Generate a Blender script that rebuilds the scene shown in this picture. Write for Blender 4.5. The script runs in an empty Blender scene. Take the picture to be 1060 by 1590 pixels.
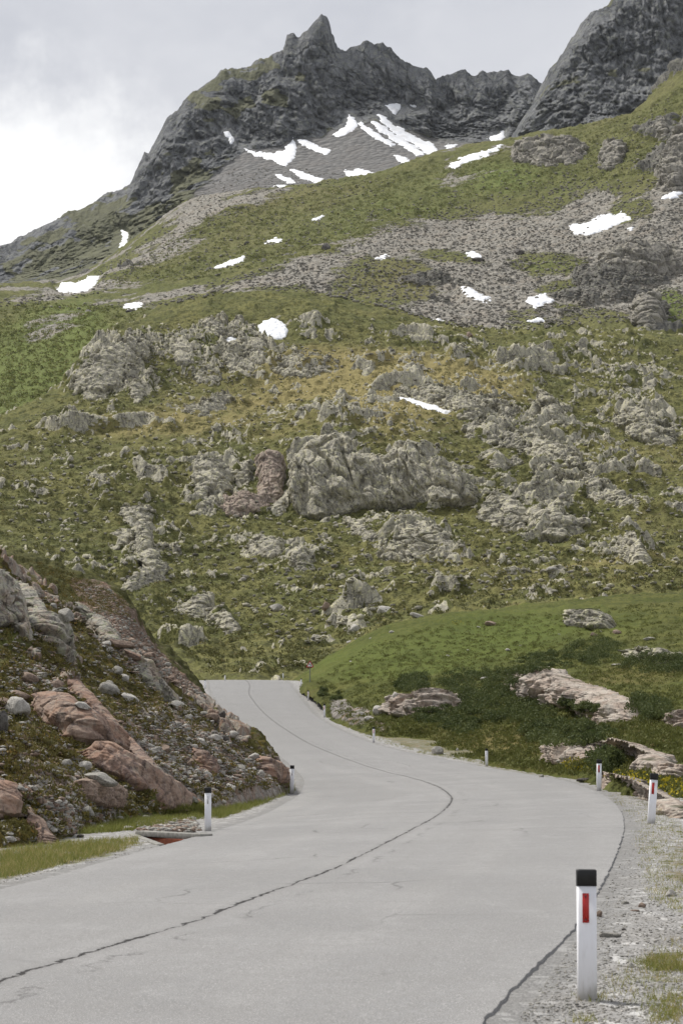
import bpy, bmesh, math, random
import numpy as np
from mathutils import Vector, Matrix
random.seed(7); RNG = np.random.default_rng(7)
sc = bpy.context.scene
COL = sc.collection

# ------------------------------------------------------------------ camera, world, sun, exposure
F = 3092.0                      # focal length in pixels of the 1060x1590 photograph
TH = math.atan2(1170 - 795, F)  # upward pitch
CAMZ = 1.75
cd = bpy.data.cameras.new('camera'); cam = bpy.data.objects.new('camera', cd); COL.objects.link(cam)
cam.location = (0, 0, CAMZ); cam.rotation_euler = (math.pi / 2 + TH, 0, 0)
cd.sensor_fit = 'VERTICAL'; cd.sensor_height = 36; cd.lens = 36 * F / 1590
cd.clip_start = 0.5; cd.clip_end = 12000
cd.dof.use_dof = True; cd.dof.focus_distance = 75; cd.dof.aperture_fstop = 7.1
sc.camera = cam
sc.view_settings.view_transform = 'Standard'; sc.view_settings.look = 'None'
sc.view_settings.exposure = 0.43; sc.view_settings.gamma = 1
SUN_EL, SUN_AZ = math.radians(54), math.radians(-52)   # azimuth from +Y towards +X (negative: to the left)


class NB:
    """tiny helper for node graphs"""
    def __init__(self, tree):
        self.t = tree
    def n(self, typ, ins=None, **props):
        nd = self.t.nodes.new(typ)
        for k, v in props.items(): setattr(nd, k, v)
        if ins:
            for k, v in ins.items():
                s = nd.inputs[k]
                if hasattr(v, 'is_linked'): self.t.links.new(v, s)
                else: s.default_value = v
        return nd
    def math(self, op, a, b=0.0, c=0.0, clamp=False):
        return self.n('ShaderNodeMath', {0: a, 1: b, 2: c}, operation=op, use_clamp=clamp).outputs[0]
    def mix(self, f, a, b, blend='MIX'):
        def c(v): return v if hasattr(v, 'is_linked') else (*v, 1) if len(v) == 3 else v
        return self.n('ShaderNodeMix', {0: f, 6: c(a), 7: c(b)}, data_type='RGBA', blend_type=blend).outputs[2]
    def mr(self, v, a, b, c=0.0, d=1.0, smooth=True):
        return self.n('ShaderNodeMapRange', {0: v, 1: a, 2: b, 3: c, 4: d}, interpolation_type='SMOOTHSTEP' if smooth else 'LINEAR').outputs[0]
    def noise(self, vec, scale, detail=4, rough=0.55, dist=0.0):
        return self.n('ShaderNodeTexNoise', {'Vector': vec, 'Scale': scale, 'Detail': detail, 'Roughness': rough, 'Distortion': dist}).outputs[0]
    def mapping(self, vec, scale=(1, 1, 1), rot=(0, 0, 0)):
        return self.n('ShaderNodeMapping', {'Vector': vec, 'Scale': scale, 'Rotation': rot}).outputs[0]


w = bpy.data.worlds.new('World'); sc.world = w; w.use_nodes = True
nb = NB(w.node_tree); w.node_tree.nodes.clear()
sky = nb.n('ShaderNodeTexSky', sky_type='NISHITA', sun_disc=False, sun_elevation=SUN_EL, sun_rotation=SUN_AZ, altitude=2000)
gen = nb.n('ShaderNodeTexCoord').outputs['Generated']
def ray_st(px, py):
    u = (np.asarray(px, float) - 530) / F; v = (795 - np.asarray(py, float)) / F
    d = math.cos(TH) - v * math.sin(TH)
    return u / d, (math.sin(TH) + v * math.cos(TH)) / d
def dirv(px, py):
    s, t = ray_st(px, py); v = Vector((float(s), 1, float(t))); return v.normalized()
n1 = nb.noise(nb.mapping(gen, (1, 1, 2.0)), 5.0, 6, 0.55, 0.3)
n2 = nb.noise(nb.mapping(gen, (1, 1, 1.6)), 15.0, 6, 0.6, 0.4)
def glow(px, py, r, dist):
    dv = dirv(px, py)
    off = nb.n('ShaderNodeVectorMath', {0: gen, 1: (nb.n('ShaderNodeTexNoise', {'Vector': gen, 'Scale': 14.0, 'Detail': 5}).outputs[1])}, operation='MULTIPLY_ADD')
    col = nb.n('ShaderNodeTexNoise', {'Vector': gen, 'Scale': 22.0, 'Detail': 6.0, 'Roughness': 0.62}).outputs[1]
    c0 = nb.n('ShaderNodeVectorMath', {0: col, 1: (0.5, 0.5, 0.5)}, operation='SUBTRACT').outputs[0]
    c1 = nb.n('ShaderNodeVectorMath', {0: c0, 3: dist}, operation='SCALE').outputs[0]
    p = nb.n('ShaderNodeVectorMath', {0: gen, 1: c1}, operation='ADD').outputs[0]
    p2 = nb.n('ShaderNodeVectorMath', {0: p, 1: dv}, operation='DISTANCE').outputs['Value']
    return nb.mr(p2, r, 0.0)
base = nb.mix(nb.mr(n1, 0.32, 0.68), (0.425, 0.438, 0.48), (0.505, 0.515, 0.548))
base = nb.mix(nb.math('MULTIPLY', nb.mr(n2, 0.4, 0.75), 0.35), base, (0.62, 0.625, 0.645))
base = nb.mix(nb.math('MULTIPLY', glow(90, 300, 0.085, 0.11), 0.95), base, (0.86, 0.86, 0.855))
base = nb.mix(nb.math('MULTIPLY', glow(-20, 370, 0.10, 0.08), 0.9), base, (0.90, 0.90, 0.89))
bg1 = nb.n('ShaderNodeBackground', {'Color': sky.outputs[0], 'Strength': 0.08})
bg2 = nb.n('ShaderNodeBackground', {'Color': base, 'Strength': 1.0})
mx = nb.n('ShaderNodeMixShader', {0: 0.97, 1: bg1.outputs[0], 2: bg2.outputs[0]})
nb.n('ShaderNodeOutputWorld', {0: mx.outputs[0]})
sd = bpy.data.lights.new('sun', 'SUN'); sun = bpy.data.objects.new('sun', sd); COL.objects.link(sun)
sd.energy = 3.1; sd.angle = math.radians(12); sd.color = (1.0, 0.96, 0.9)
sdir = Vector((math.sin(SUN_AZ) * math.cos(SUN_EL), math.cos(SUN_AZ) * math.cos(SUN_EL), math.sin(SUN_EL)))
sun.rotation_euler = sdir.to_track_quat('Z', 'Y').to_euler()

# ------------------------------------------------------------------ numpy noise
_p = RNG.permutation(256).astype(np.int32); PERM = np.concatenate([_p, _p, _p])
_g = RNG.normal(size=(256, 3)); GRAD = (_g / np.linalg.norm(_g, axis=1, keepdims=True)).astype(np.float32)
JIT = RNG.random((256, 3)).astype(np.float32)
def _h(i, j, k): return PERM[PERM[PERM[i & 255] + (j & 255)] + (k & 255)]
def gn(P):
    P = np.asarray(P, np.float32); sh = P.shape[:-1]; P = P.reshape(-1, 3)
    I = np.floor(P).astype(np.int32); f = P - I; u = f * f * f * (f * (f * 6 - 15) + 10)
    out = np.zeros(len(P), np.float32)
    for a in (0, 1):
        wa = u[:, 0] if a else 1 - u[:, 0]
        for b in (0, 1):
            wb = wa * (u[:, 1] if b else 1 - u[:, 1])
            for c in (0, 1):
                g = GRAD[_h(I[:, 0] + a, I[:, 1] + b, I[:, 2] + c)]
                out += wb * (u[:, 2] if c else 1 - u[:, 2]) * (g[:, 0] * (f[:, 0] - a) + g[:, 1] * (f[:, 1] - b) + g[:, 2] * (f[:, 2] - c))
    return (out * 1.6).reshape(sh)
def fbm(P, octv=4, gain=0.5, lac=2.03):
    P = np.asarray(P, np.float32); o = 0; a = 1.0
    for i in range(octv):
        o = o + a * gn(P); P = P * lac + 17.3; a *= gain
    return o
def ridged(P, octv=4, gain=0.5):
    P = np.asarray(P, np.float32); o = 0; a = 1.0
    for i in range(octv):
        o = o + a * (1 - 2 * np.abs(gn(P))); P = P * 2.07 + 31.7; a *= gain
    return o
def worley(P):
    P = np.asarray(P, np.float32); sh = P.shape[:-1]; P = P.reshape(-1, 3)
    I = np.floor(P).astype(np.int32); f = P - I
    F1 = np.full(len(P), 9, np.float32); F2 = F1.copy(); ID = np.zeros(len(P), np.int32); V = np.zeros((len(P), 3), np.float32)
    for a in (-1, 0, 1):
        for b in (-1, 0, 1):
            for c in (-1, 0, 1):
                h = _h(I[:, 0] + a, I[:, 1] + b, I[:, 2] + c)
                v = JIT[h] + np.array([a, b, c], np.float32) - f
                d = np.sqrt((v * v).sum(1))
                nw = d < F1
                F2 = np.where(nw, F1, np.minimum(F2, d)); ID = np.where(nw, h, ID); V = np.where(nw[:, None], v, V); F1 = np.where(nw, d, F1)
    return F1.reshape(sh), F2.reshape(sh), ID.reshape(sh), V.reshape(*sh, 3)
def sstep(a, b, x):
    t = np.clip((x - a) / (b - a), 0, 1); return t * t * (3 - 2 * t)
def pchip(xk, yk, x):
    xk = np.asarray(xk, float); yk = np.asarray(yk, float); o = np.argsort(xk); xk = xk[o]; yk = yk[o]
    h = np.diff(xk); d = np.diff(yk) / h; m = np.zeros(len(xk))
    m[0] = d[0]; m[-1] = d[-1]
    for i in range(1, len(xk) - 1):
        if d[i - 1] * d[i] > 0: m[i] = 2 * d[i - 1] * d[i] / (d[i - 1] + d[i])
    x = np.clip(np.asarray(x, float), xk[0], xk[-1]); i = np.clip(np.searchsorted(xk, x, 'right') - 1, 0, len(h) - 1)
    t = (x - xk[i]) / h[i]; hi = h[i]
    return ((1 + 2 * t) * (1 - t) ** 2 * yk[i] + t * (1 - t) ** 2 * hi * m[i] + t * t * (3 - 2 * t) * yk[i + 1] + t * t * (t - 1) * hi * m[i + 1])
def at(px, py, Y):
    s, t = ray_st(px, py); return np.array([s * Y, Y, CAMZ + t * Y])
def proj(P):
    P = np.asarray(P, float); x, y, z = P[..., 0], P[..., 1], P[..., 2] - CAMZ
    d = y * math.cos(TH) + z * math.sin(TH); v = -y * math.sin(TH) + z * math.cos(TH)
    return 530 + F * x / d, 795 - F * v / d
def sdist(px, py, poly):
    """signed distance to a polygon, positive inside"""
    d = np.full(px.shape, 1e9); ins = np.zeros(px.shape, bool); n = len(poly)
    for i in range(n):
        x0, y0 = poly[i]; x1, y1 = poly[(i + 1) % n]; ex, ey = x1 - x0, y1 - y0
        t = np.clip(((px - x0) * ex + (py - y0) * ey) / (ex * ex + ey * ey + 1e-9), 0, 1)
        d = np.minimum(d, np.hypot(px - x0 - t * ex, py - y0 - t * ey))
        if y0 != y1: ins ^= ((y0 > py) != (y1 > py)) & (px < ex * (py - y0) / ey + x0)
    return np.where(ins, d, -d)
def ell(px, py, cx, cy, rx, ry, rot=0.0):
    c, s = math.cos(math.radians(rot)), math.sin(math.radians(rot)); dx, dy = px - cx, py - cy
    r = np.hypot((dx * c + dy * s) / rx, (-dx * s + dy * c) / ry); return np.clip(1 - sstep(0.35, 1.3, r), 0, 1)

# ------------------------------------------------------------------ mesh helpers
def mesh_np(name, V, Fc, mat, attrs=None, smooth=True):
    """V (n,3), Fc (m,k) equal-sized faces -> mesh"""
    me = bpy.data.meshes.new(name); V = np.ascontiguousarray(V, np.float32); Fc = np.ascontiguousarray(Fc, np.int32)
    me.vertices.add(len(V)); me.vertices.foreach_set('co', V.ravel())
    k = Fc.shape[1]; me.loops.add(Fc.size); me.loops.foreach_set('vertex_index', Fc.ravel())
    me.polygons.add(len(Fc)); me.polygons.foreach_set('loop_start', np.arange(0, Fc.size, k, dtype=np.int32))
    try: me.polygons.foreach_set('loop_total', np.full(len(Fc), k, np.int32))
    except Exception: pass
    if smooth: me.polygons.foreach_set('use_smooth', np.ones(len(Fc), bool))
    for nm, a in (attrs or {}).items():
        a = np.ascontiguousarray(a, np.float32)
        if a.ndim == 1:
            me.attributes.new(nm, 'FLOAT', 'POINT').data.foreach_set('value', a)
        else:
            me.attributes.new(nm, 'FLOAT_COLOR', 'POINT').data.foreach_set('color', a.ravel())
    me.update(calc_edges=True); me.validate()
    if mat: me.materials.append(mat)
    return me
def link(name, me, parent=None, **props):
    o = bpy.data.objects.new(name, me); COL.objects.link(o)
    if parent: o.parent = parent
    for k, v in props.items():
        if v is not None: o[k] = v
    return o
def grid_faces(R, C, keep=None):
    i = np.arange(R * C).reshape(R, C)
    q = np.stack([i[:-1, :-1], i[:-1, 1:], i[1:, 1:], i[1:, :-1]], -1).reshape(-1, 4)
    if keep is not None: q = q[keep.reshape(-1)[q].max(1)]
    return q
def main_piece(keep, score):
    """the connected piece of a mask that holds the best score"""
    cur = np.zeros(keep.shape, bool); cur.flat[int(np.argmax(np.where(keep, score, -1e9)))] = True
    for _ in range(2000):
        n = cur.copy(); n[1:] |= cur[:-1]; n[:-1] |= cur[1:]; n[:, 1:] |= cur[:, :-1]; n[:, :-1] |= cur[:, 1:]; n &= keep
        if (n == cur).all(): break
        cur = n
    return cur
def grid_mesh(name, P, mat, attrs=None, keep=None, smooth=True):
    R, C = P.shape[:2]; V = P.reshape(-1, 3); q = grid_faces(R, C, keep)
    attrs = {k: a.reshape(R * C, -1) if a.ndim == 3 else a.reshape(-1) for k, a in (attrs or {}).items()}
    if keep is not None:
        used = np.zeros(R * C, bool); used[q.ravel()] = True; ren = np.cumsum(used) - 1
        V = V[used]; q = ren[q]; attrs = {k: a[used] for k, a in attrs.items()}
    return mesh_np(name, V, q, mat, attrs, smooth)

# ------------------------------------------------------------------ materials
def new_mat(name):
    m = bpy.data.materials.new(name); m.use_nodes = True; m.node_tree.nodes.clear(); return m, NB(m.node_tree)
def finish(nb, col, rough=0.9, bump=None, bstr=0.5, bdist=0.1, spec=0.25, **kw):
    ins = {'Base Color': col if hasattr(col, 'is_linked') else (*col, 1), 'Roughness': rough, 'Specular IOR Level': spec}
    ins.update(kw)
    b = nb.n('ShaderNodeBsdfPrincipled', ins)
    if bump is not None:
        nb.t.links.new(nb.n('ShaderNodeBump', {'Height': bump, 'Strength': bstr, 'Distance': bdist}).outputs[0], b.inputs['Normal'])
    nb.n('ShaderNodeOutputMaterial', {0: b.outputs[0]})
    return b
def rock_colour(nb, pos, k, cols, lichen, rust=None):
    """mottled rock: k = typical feature size in metres"""
    wv = nb.n('ShaderNodeVectorMath', {0: nb.n('ShaderNodeTexNoise', {'Vector': pos, 'Scale': 0.6 / k, 'Detail': 3.0}).outputs[1], 1: (0.9 * k,) * 3, 2: pos}, operation='MULTIPLY_ADD').outputs[0]
    a = nb.noise(pos, 0.22 / k, 5, 0.6); b = nb.noise(pos, 1.3 / k, 6, 0.7, 0.4)
    st = nb.noise(nb.mapping(pos, (1.6, 1.6, 0.3), (0.35, 0.25, 0.5)), 0.9 / k, 6, 0.7, 0.8)
    c = nb.mix(nb.mr(a, 0.36, 0.62), cols[0], cols[1])
    c = nb.mix(nb.math('MULTIPLY', nb.mr(st, 0.5, 0.62), 0.8), c, cols[2])
    c = nb.mix(nb.math('MULTIPLY', nb.mr(b, 0.5, 0.62), lichen[3]), c, tuple(min(v * 1.12, .6) for v in lichen[:3]))
    sp = nb.noise(pos, 5.0 / k, 5, 0.75)
    c = nb.mix(nb.mr(sp, 0.40, 0.68, 0.0, 0.6), c, nb.mix(1.0, c, (0.45, 0.44, 0.42), 'MULTIPLY'))
    if rust:
        r = nb.noise(nb.mapping(pos, (1, 1, 0.5)), 0.45 / k, 5, 0.65, 0.5)
        c = nb.mix(nb.math('MULTIPLY', nb.mr(r, 0.46, 0.6), rust[3]), c, rust[:3])
    # fractures: two sets of joints, soil and dark lichen in them
    v1 = nb.n('ShaderNodeTexVoronoi', {'Vector': nb.mapping(wv, (1, 1, 0.5), (0.2, 0.3, 0.1)), 'Scale': 0.33 / k}, feature='DISTANCE_TO_EDGE').outputs[0]
    v2 = nb.n('ShaderNodeTexVoronoi', {'Vector': nb.mapping(wv, (0.6, 0.6, 1.3), (0.5, 0.1, 0.3)), 'Scale': 0.9 / k}, feature='DISTANCE_TO_EDGE').outputs[0]
    j1 = nb.mr(v1, 0.045, 0.0); j2 = nb.math('MULTIPLY', nb.mr(v2, 0.05, 0.0), nb.mr(a, 0.42, 0.58))
    j = nb.math('MAXIMUM', j1, j2)
    j = nb.math('MULTIPLY', j, nb.mr(sp, 0.35, 0.55))
    c = nb.mix(nb.math('MULTIPLY', j, 0.55), c, tuple(v * 0.4 for v in cols[2]))
    h = nb.math('ADD', nb.math('MULTIPLY', b, 0.7), nb.math('MULTIPLY', st, 1.0))
    h = nb.math('ADD', h, nb.math('MULTIPLY', sp, 0.3)); h = nb.math('SUBTRACT', h, nb.math('MULTIPLY', j, 0.5))
    return c, h
def land_mat(name, k, grass, dry, lush, rocks, lichen, screec, soil=(0.06, 0.04, 0.025), rust=None, moss=None):
    """mask attribute: R rock, G scree, B dry (on the hillside also a painted sun patch), A lush"""
    m, nb = new_mat(name)
    pos = nb.n('ShaderNodeTexCoord').outputs['Object']
    at_ = nb.n('ShaderNodeAttribute', attribute_name='mask'); sp = nb.n('ShaderNodeSeparateColor', {0: at_.outputs[0]})
    R, G, B, A = sp.outputs[0], sp.outputs[1], sp.outputs[2], at_.outputs['Alpha']
    na = nb.noise(pos, 0.10 / k, 4, 0.55); nbig = nb.noise(pos, 0.028 / k, 4, 0.5); nf = nb.noise(pos, 0.7 / k, 5, 0.7, 0.3); nff = nb.noise(pos, 3.0 / k, 4, 0.7)
    g = nb.mix(nb.mr(na, 0.35, 0.65), grass[0], grass[1])
    g = nb.mix(nb.math('MULTIPLY', nb.mr(nf, 0.44, 0.62), 0.75), g, grass[2])
    dryf = nb.math('ADD', B, nb.math('MULTIPLY', nb.math('SUBTRACT', nbig, 0.52), 1.6))
    dryf = nb.math('ADD', dryf, nb.math('MULTIPLY', nb.math('SUBTRACT', nf, 0.5), 1.1))
    g = nb.mix(nb.math('MULTIPLY', nb.mr(dryf, 0.15, 0.95), 0.85), g, dry)
    g = nb.mix(nb.math('MULTIPLY', nb.mr(nb.math('ADD', nb.math('ADD', A, nb.math('MULTIPLY', nb.math('SUBTRACT', na, 0.5), 1.2)), nb.math('MULTIPLY', nb.math('SUBTRACT', nf, 0.5), 1.0)), 0.2, 1.0), 0.7), g, lush)
    g = nb.mix(nb.mr(nff, 0.35, 0.75, 0.0, 0.55), g, nb.mix(1.0, g, (0.42, 0.42, 0.4), 'MULTIPLY'))
    if moss:
        mo = nb.noise(pos, 0.35 / k, 4, 0.6, 0.6); g = nb.mix(nb.math('MULTIPLY', nb.mr(mo, 0.5, 0.62), moss[3]), g, moss[:3])
        so = nb.noise(pos, 0.5 / k, 4, 0.6, 0.2); g = nb.mix(nb.math('MULTIPLY', nb.mr(so, 0.52, 0.62), 0.7), g, soil)
    rc, rh = rock_colour(nb, pos, k, rocks, lichen, rust)
    vo = nb.n('ShaderNodeTexVoronoi', {'Vector': pos, 'Scale': 1.1 / k, 'Randomness': 1.0})
    vo2 = nb.n('ShaderNodeTexVoronoi', {'Vector': pos, 'Scale': 0.45 / k, 'Randomness': 1.0})
    hs = nb.n('ShaderNodeSeparateColor', {0: vo.outputs['Color']}); hs2 = nb.n('ShaderNodeSeparateColor', {0: vo2.outputs['Color']})
    sc1 = nb.mix(hs.outputs[0], screec[0], screec[1]); sc1 = nb.mix(nb.math('MULTIPLY', nb.mr(hs2.outputs[0], 0.55, 0.9), 0.8), sc1, screec[2])
    sc1 = nb.mix(nb.mr(nb.n('ShaderNodeTexVoronoi', {'Vector': pos, 'Scale': 1.1 / k}, feature='DISTANCE_TO_EDGE').outputs[0], 0.0, 0.12, 0.6, 0.0), sc1, soil)
    fr = nb.mr(nb.math('ADD', R, nb.math('MULTIPLY', nb.math('SUBTRACT', nf, 0.5), 0.55)), 0.42, 0.58)
    fs = nb.mr(nb.math('ADD', G, nb.math('MULTIPLY', nb.math('SUBTRACT', nb.noise(pos, 0.25 / k, 5, 0.7), 0.5), 1.3)), 0.40, 0.60)
    c = nb.mix(fs, g, sc1); c = nb.mix(fr, c, rc)
    h = nb.math('ADD', nb.math('MULTIPLY', nf, 1.3), nb.math('MULTIPLY', nff, 0.5))
    hv = nb.math('MULTIPLY', vo.outputs['Distance'], -1.2)
    h = nb.n('ShaderNodeMix', {0: fs, 2: h, 3: hv}).outputs[0]
    h = nb.n('ShaderNodeMix', {0: fr, 2: h, 3: nb.math('MULTIPLY', rh, 0.6)}).outputs[0]
    finish(nb, c, 0.95, h, 0.75, 0.45 * k, 0.12)
    return m
def rock_mat(name, k, cols, lichen, rust=None, moss=None):
    m, nb = new_mat(name); pos = nb.n('ShaderNodeTexCoord').outputs['Object']
    oi = nb.n('ShaderNodeObjectInfo').outputs['Random']
    c, h = rock_colour(nb, pos, k, cols, lichen, rust)
    if moss:      # plants rooted on the flatter tops
        nz = nb.n('ShaderNodeSeparateXYZ', {0: nb.n('ShaderNodeNewGeometry').outputs['Normal']}).outputs[2]
        f = nb.math('ADD', nz, nb.math('MULTIPLY', nb.math('SUBTRACT', nb.noise(pos, 0.22 / k, 5, 0.6), 0.5), 1.2))
        mo = nb.mix(nb.mr(nb.noise(pos, 2.0 / k, 4), 0.35, 0.65), moss[:3], tuple(v * 0.55 for v in moss[:3]))
        c = nb.mix(nb.mr(f, moss[3], moss[3] + 0.12), c, mo)
    finish(nb, c, 0.9, h, 0.6, 0.28 * k, 0.18)
    return m
GREYS = [(0.235, 0.225, 0.195), (0.165, 0.16, 0.15), (0.09, 0.087, 0.085)]
M = {}
M['bank'] = land_mat('bank_ground', 0.18, [(0.085, 0.084, 0.026), (0.125, 0.112, 0.036), (0.048, 0.044, 0.02)], (0.18, 0.13, 0.052), (0.13, 0.16, 0.038),
                     [(0.38, 0.345, 0.30), (0.29, 0.235, 0.195), (0.15, 0.13, 0.115)], (0.36, 0.37, 0.25, 0.5),
                     [(0.40, 0.37, 0.33), (0.22, 0.195, 0.17), (0.29, 0.205, 0.155)], (0.075, 0.052, 0.034), (0.22, 0.115, 0.07, 0.6), (0.16, 0.115, 0.02, 0.6))
M['backbank'] = land_mat('far_bank_ground', 0.3, [(0.08, 0.082, 0.026), (0.105, 0.10, 0.034), (0.042, 0.044, 0.017)], (0.15, 0.11, 0.045), (0.11, 0.13, 0.035),
                     [(0.27, 0.235, 0.20), (0.2, 0.155, 0.13), (0.11, 0.095, 0.085)], (0.25, 0.25, 0.17, 0.4),
                     [(0.25, 0.19, 0.15), (0.15, 0.115, 0.088), (0.24, 0.15, 0.105)], (0.09, 0.06, 0.04), (0.22, 0.1, 0.06, 0.6))
M['knoll'] = land_mat('meadow_turf', 0.5, [(0.088, 0.102, 0.024), (0.135, 0.138, 0.038), (0.048, 0.056, 0.016)], (0.20, 0.16, 0.062), (0.108, 0.142, 0.028),
                     [(0.33, 0.29, 0.25), (0.25, 0.205, 0.175), (0.13, 0.115, 0.1)], (0.28, 0.27, 0.2, 0.4),
                     [(0.34, 0.32, 0.29), (0.2, 0.185, 0.165), (0.26, 0.19, 0.14)])
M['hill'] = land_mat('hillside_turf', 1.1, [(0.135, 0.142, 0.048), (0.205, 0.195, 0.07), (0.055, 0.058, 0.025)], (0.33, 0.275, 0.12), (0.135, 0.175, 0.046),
                     [(0.47, 0.445, 0.355), (0.35, 0.33, 0.265), (0.15, 0.14, 0.12)], (0.54, 0.51, 0.325, 0.8),
                     [(0.28, 0.265, 0.235), (0.16, 0.15, 0.135), (0.2, 0.17, 0.14)])
M['upper'] = land_mat('upper_slope_turf', 2.6, [(0.145, 0.155, 0.052), (0.185, 0.182, 0.07), (0.085, 0.09, 0.036)], (0.23, 0.20, 0.095), (0.155, 0.205, 0.05),
                     [(0.21, 0.20, 0.175), (0.15, 0.145, 0.13), (0.08, 0.078, 0.075)], (0.24, 0.24, 0.17, 0.5),
                     [(0.33, 0.31, 0.27), (0.22, 0.208, 0.182), (0.27, 0.24, 0.20)], (0.14, 0.13, 0.10))
M['mount'] = land_mat('mountain_rock', 6.0, [(0.155, 0.158, 0.098), (0.18, 0.18, 0.115), (0.11, 0.112, 0.08)], (0.19, 0.18, 0.12), (0.14, 0.165, 0.08),
                     [(0.215, 0.22, 0.224), (0.15, 0.156, 0.163), (0.082, 0.087, 0.093)], (0.245, 0.25, 0.20, 0.5),
                     [(0.20, 0.195, 0.187), (0.14, 0.138, 0.133), (0.17, 0.162, 0.152)], (0.12, 0.117, 0.112))
M['crag'] = rock_mat('crag_rock', 1.1, [(0.47, 0.44, 0.35), (0.35, 0.33, 0.27), (0.145, 0.135, 0.12)], (0.54, 0.51, 0.325, 0.8), None, (0.06, 0.066, 0.018, 0.93))
M['pinkcrag'] = rock_mat('pink_crag_rock', 1.0, [(0.43, 0.34, 0.275), (0.34, 0.275, 0.23), (0.16, 0.135, 0.115)], (0.42, 0.40, 0.28, 0.55))
M['slab'] = rock_mat('slab_rock', 0.5, [(0.50, 0.44, 0.375), (0.41, 0.345, 0.29), (0.21, 0.18, 0.16)], (0.46, 0.45, 0.38, 0.45), (0.40, 0.28, 0.21, 0.35), (0.05, 0.06, 0.016, 1.02))
M['highcrag'] = rock_mat('high_crag_rock', 2.2, [(0.37, 0.345, 0.295), (0.28, 0.26, 0.225), (0.14, 0.132, 0.12)], (0.38, 0.365, 0.27, 0.5), None, (0.08, 0.092, 0.026, 0.95))
M['cliff'] = rock_mat('lichen_cliff_rock', 0.25, [(0.41, 0.385, 0.33), (0.31, 0.29, 0.25), (0.13, 0.123, 0.115)], (0.42, 0.44, 0.28, 0.65), (0.33, 0.20, 0.135, 0.3), (0.05, 0.062, 0.016, 1.0))
M['red'] = rock_mat('red_slab_rock', 0.3, [(0.345, 0.255, 0.20), (0.265, 0.185, 0.148), (0.14, 0.11, 0.105)], (0.38, 0.325, 0.26, 0.5), (0.36, 0.205, 0.13, 0.4))
M['stone_grey'] = rock_mat('grey_stone', 0.15, [(0.44, 0.42, 0.375), (0.34, 0.32, 0.285), (0.17, 0.165, 0.155)], (0.36, 0.37, 0.31, 0.4))
M['stone_pale'] = rock_mat('pale_stone', 0.15, [(0.62, 0.59, 0.54), (0.50, 0.475, 0.43), (0.32, 0.30, 0.27)], (0.42, 0.43, 0.38, 0.3))
M['stone_brown'] = rock_mat('brown_stone', 0.15, [(0.38, 0.29, 0.23), (0.29, 0.215, 0.17), (0.16, 0.12, 0.098)], (0.28, 0.24, 0.18, 0.4))
M['stone_scree'] = rock_mat('scree_stone', 1.5, [(0.36, 0.335, 0.29), (0.27, 0.25, 0.215), (0.16, 0.15, 0.13)], (0.33, 0.31, 0.24, 0.4))
M['stone_dark'] = rock_mat('dark_stone', 0.8, [(0.18, 0.165, 0.15), (0.13, 0.12, 0.11), (0.07, 0.066, 0.06)], (0.2, 0.2, 0.16, 0.3))
m, nb = new_mat('old_snow'); pos = nb.n('ShaderNodeTexCoord').outputs['Object']
c = nb.mix(nb.math('MULTIPLY', nb.mr(nb.noise(pos, 0.10, 6, 0.7), 0.47, 0.68), 0.45), (0.84, 0.855, 0.88), (0.58, 0.56, 0.53))
finish(nb, c, 0.6, nb.noise(pos, 0.6, 4), 0.3, 0.3, 0.3); M['snow'] = m
def simple(name, col, rough=0.5, spec=0.4, var=0.0, scale=20, bump=0.0):
    m, nb = new_mat(name); pos = nb.n('ShaderNodeTexCoord').outputs['Object']; c = col
    n_ = nb.noise(pos, scale, 5, 0.65)
    if var: c = nb.mix(nb.mr(n_, 0.3, 0.7), col, tuple(v * (1 - var) for v in col))
    finish(nb, c, rough, n_ if bump else None, bump, 0.01, spec); return m
m, nb = new_mat('white_plastic'); pos = nb.n('ShaderNodeTexCoord').outputs['Object']
z = nb.n('ShaderNodeSeparateXYZ', {0: pos}).outputs[2]; nz = nb.noise(nb.mapping(pos, (8, 8, 2)), 3, 5, 0.65)
c = nb.mix(nb.math('MULTIPLY', nb.mr(nz, 0.45, 0.75), 0.4), (0.80, 0.80, 0.82), (0.60, 0.59, 0.57))
c = nb.mix(nb.math('MULTIPLY', nb.mr(nb.math('ADD', z, nb.math('MULTIPLY', nz, -0.12)), 0.06, -0.05), 0.6), c, (0.30, 0.28, 0.24))
finish(nb, c, 0.45, None, spec=0.4); M['post'] = m
M['cap'] = simple('black_plastic', (0.014, 0.014, 0.014), 0.45, 0.4, 0.3)
M['refl_red'] = simple('red_reflector', (0.50, 0.012, 0.008), 0.25, 0.6, 0.25, 60)
M['refl_grey'] = simple('clear_reflector', (0.66, 0.66, 0.67), 0.25, 0.6, 0.25, 60)
M['screw'] = simple('screw_head', (0.12, 0.03, 0.03), 0.5)
M['steel'] = simple('galvanised_steel', (0.17, 0.185, 0.18), 0.5, 0.5, 0.2)
M['sign_white'] = simple('sign_white', (0.72, 0.72, 0.72), 0.4)
M['sign_red'] = simple('sign_red', (0.42, 0.02, 0.02), 0.4)
M['sign_black'] = simple('sign_black', (0.02, 0.02, 0.02), 0.4)
M['sign_back'] = simple('sign_back', (0.30, 0.31, 0.28), 0.5)
M['concrete'] = simple('weathered_concrete', (0.33, 0.32, 0.29), 0.9, 0.2, 0.45, 9, 0.4)
M['rust'] = simple('rusty_steel', (0.20, 0.055, 0.025), 0.85, 0.2, 0.5, 7, 0.4)
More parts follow.
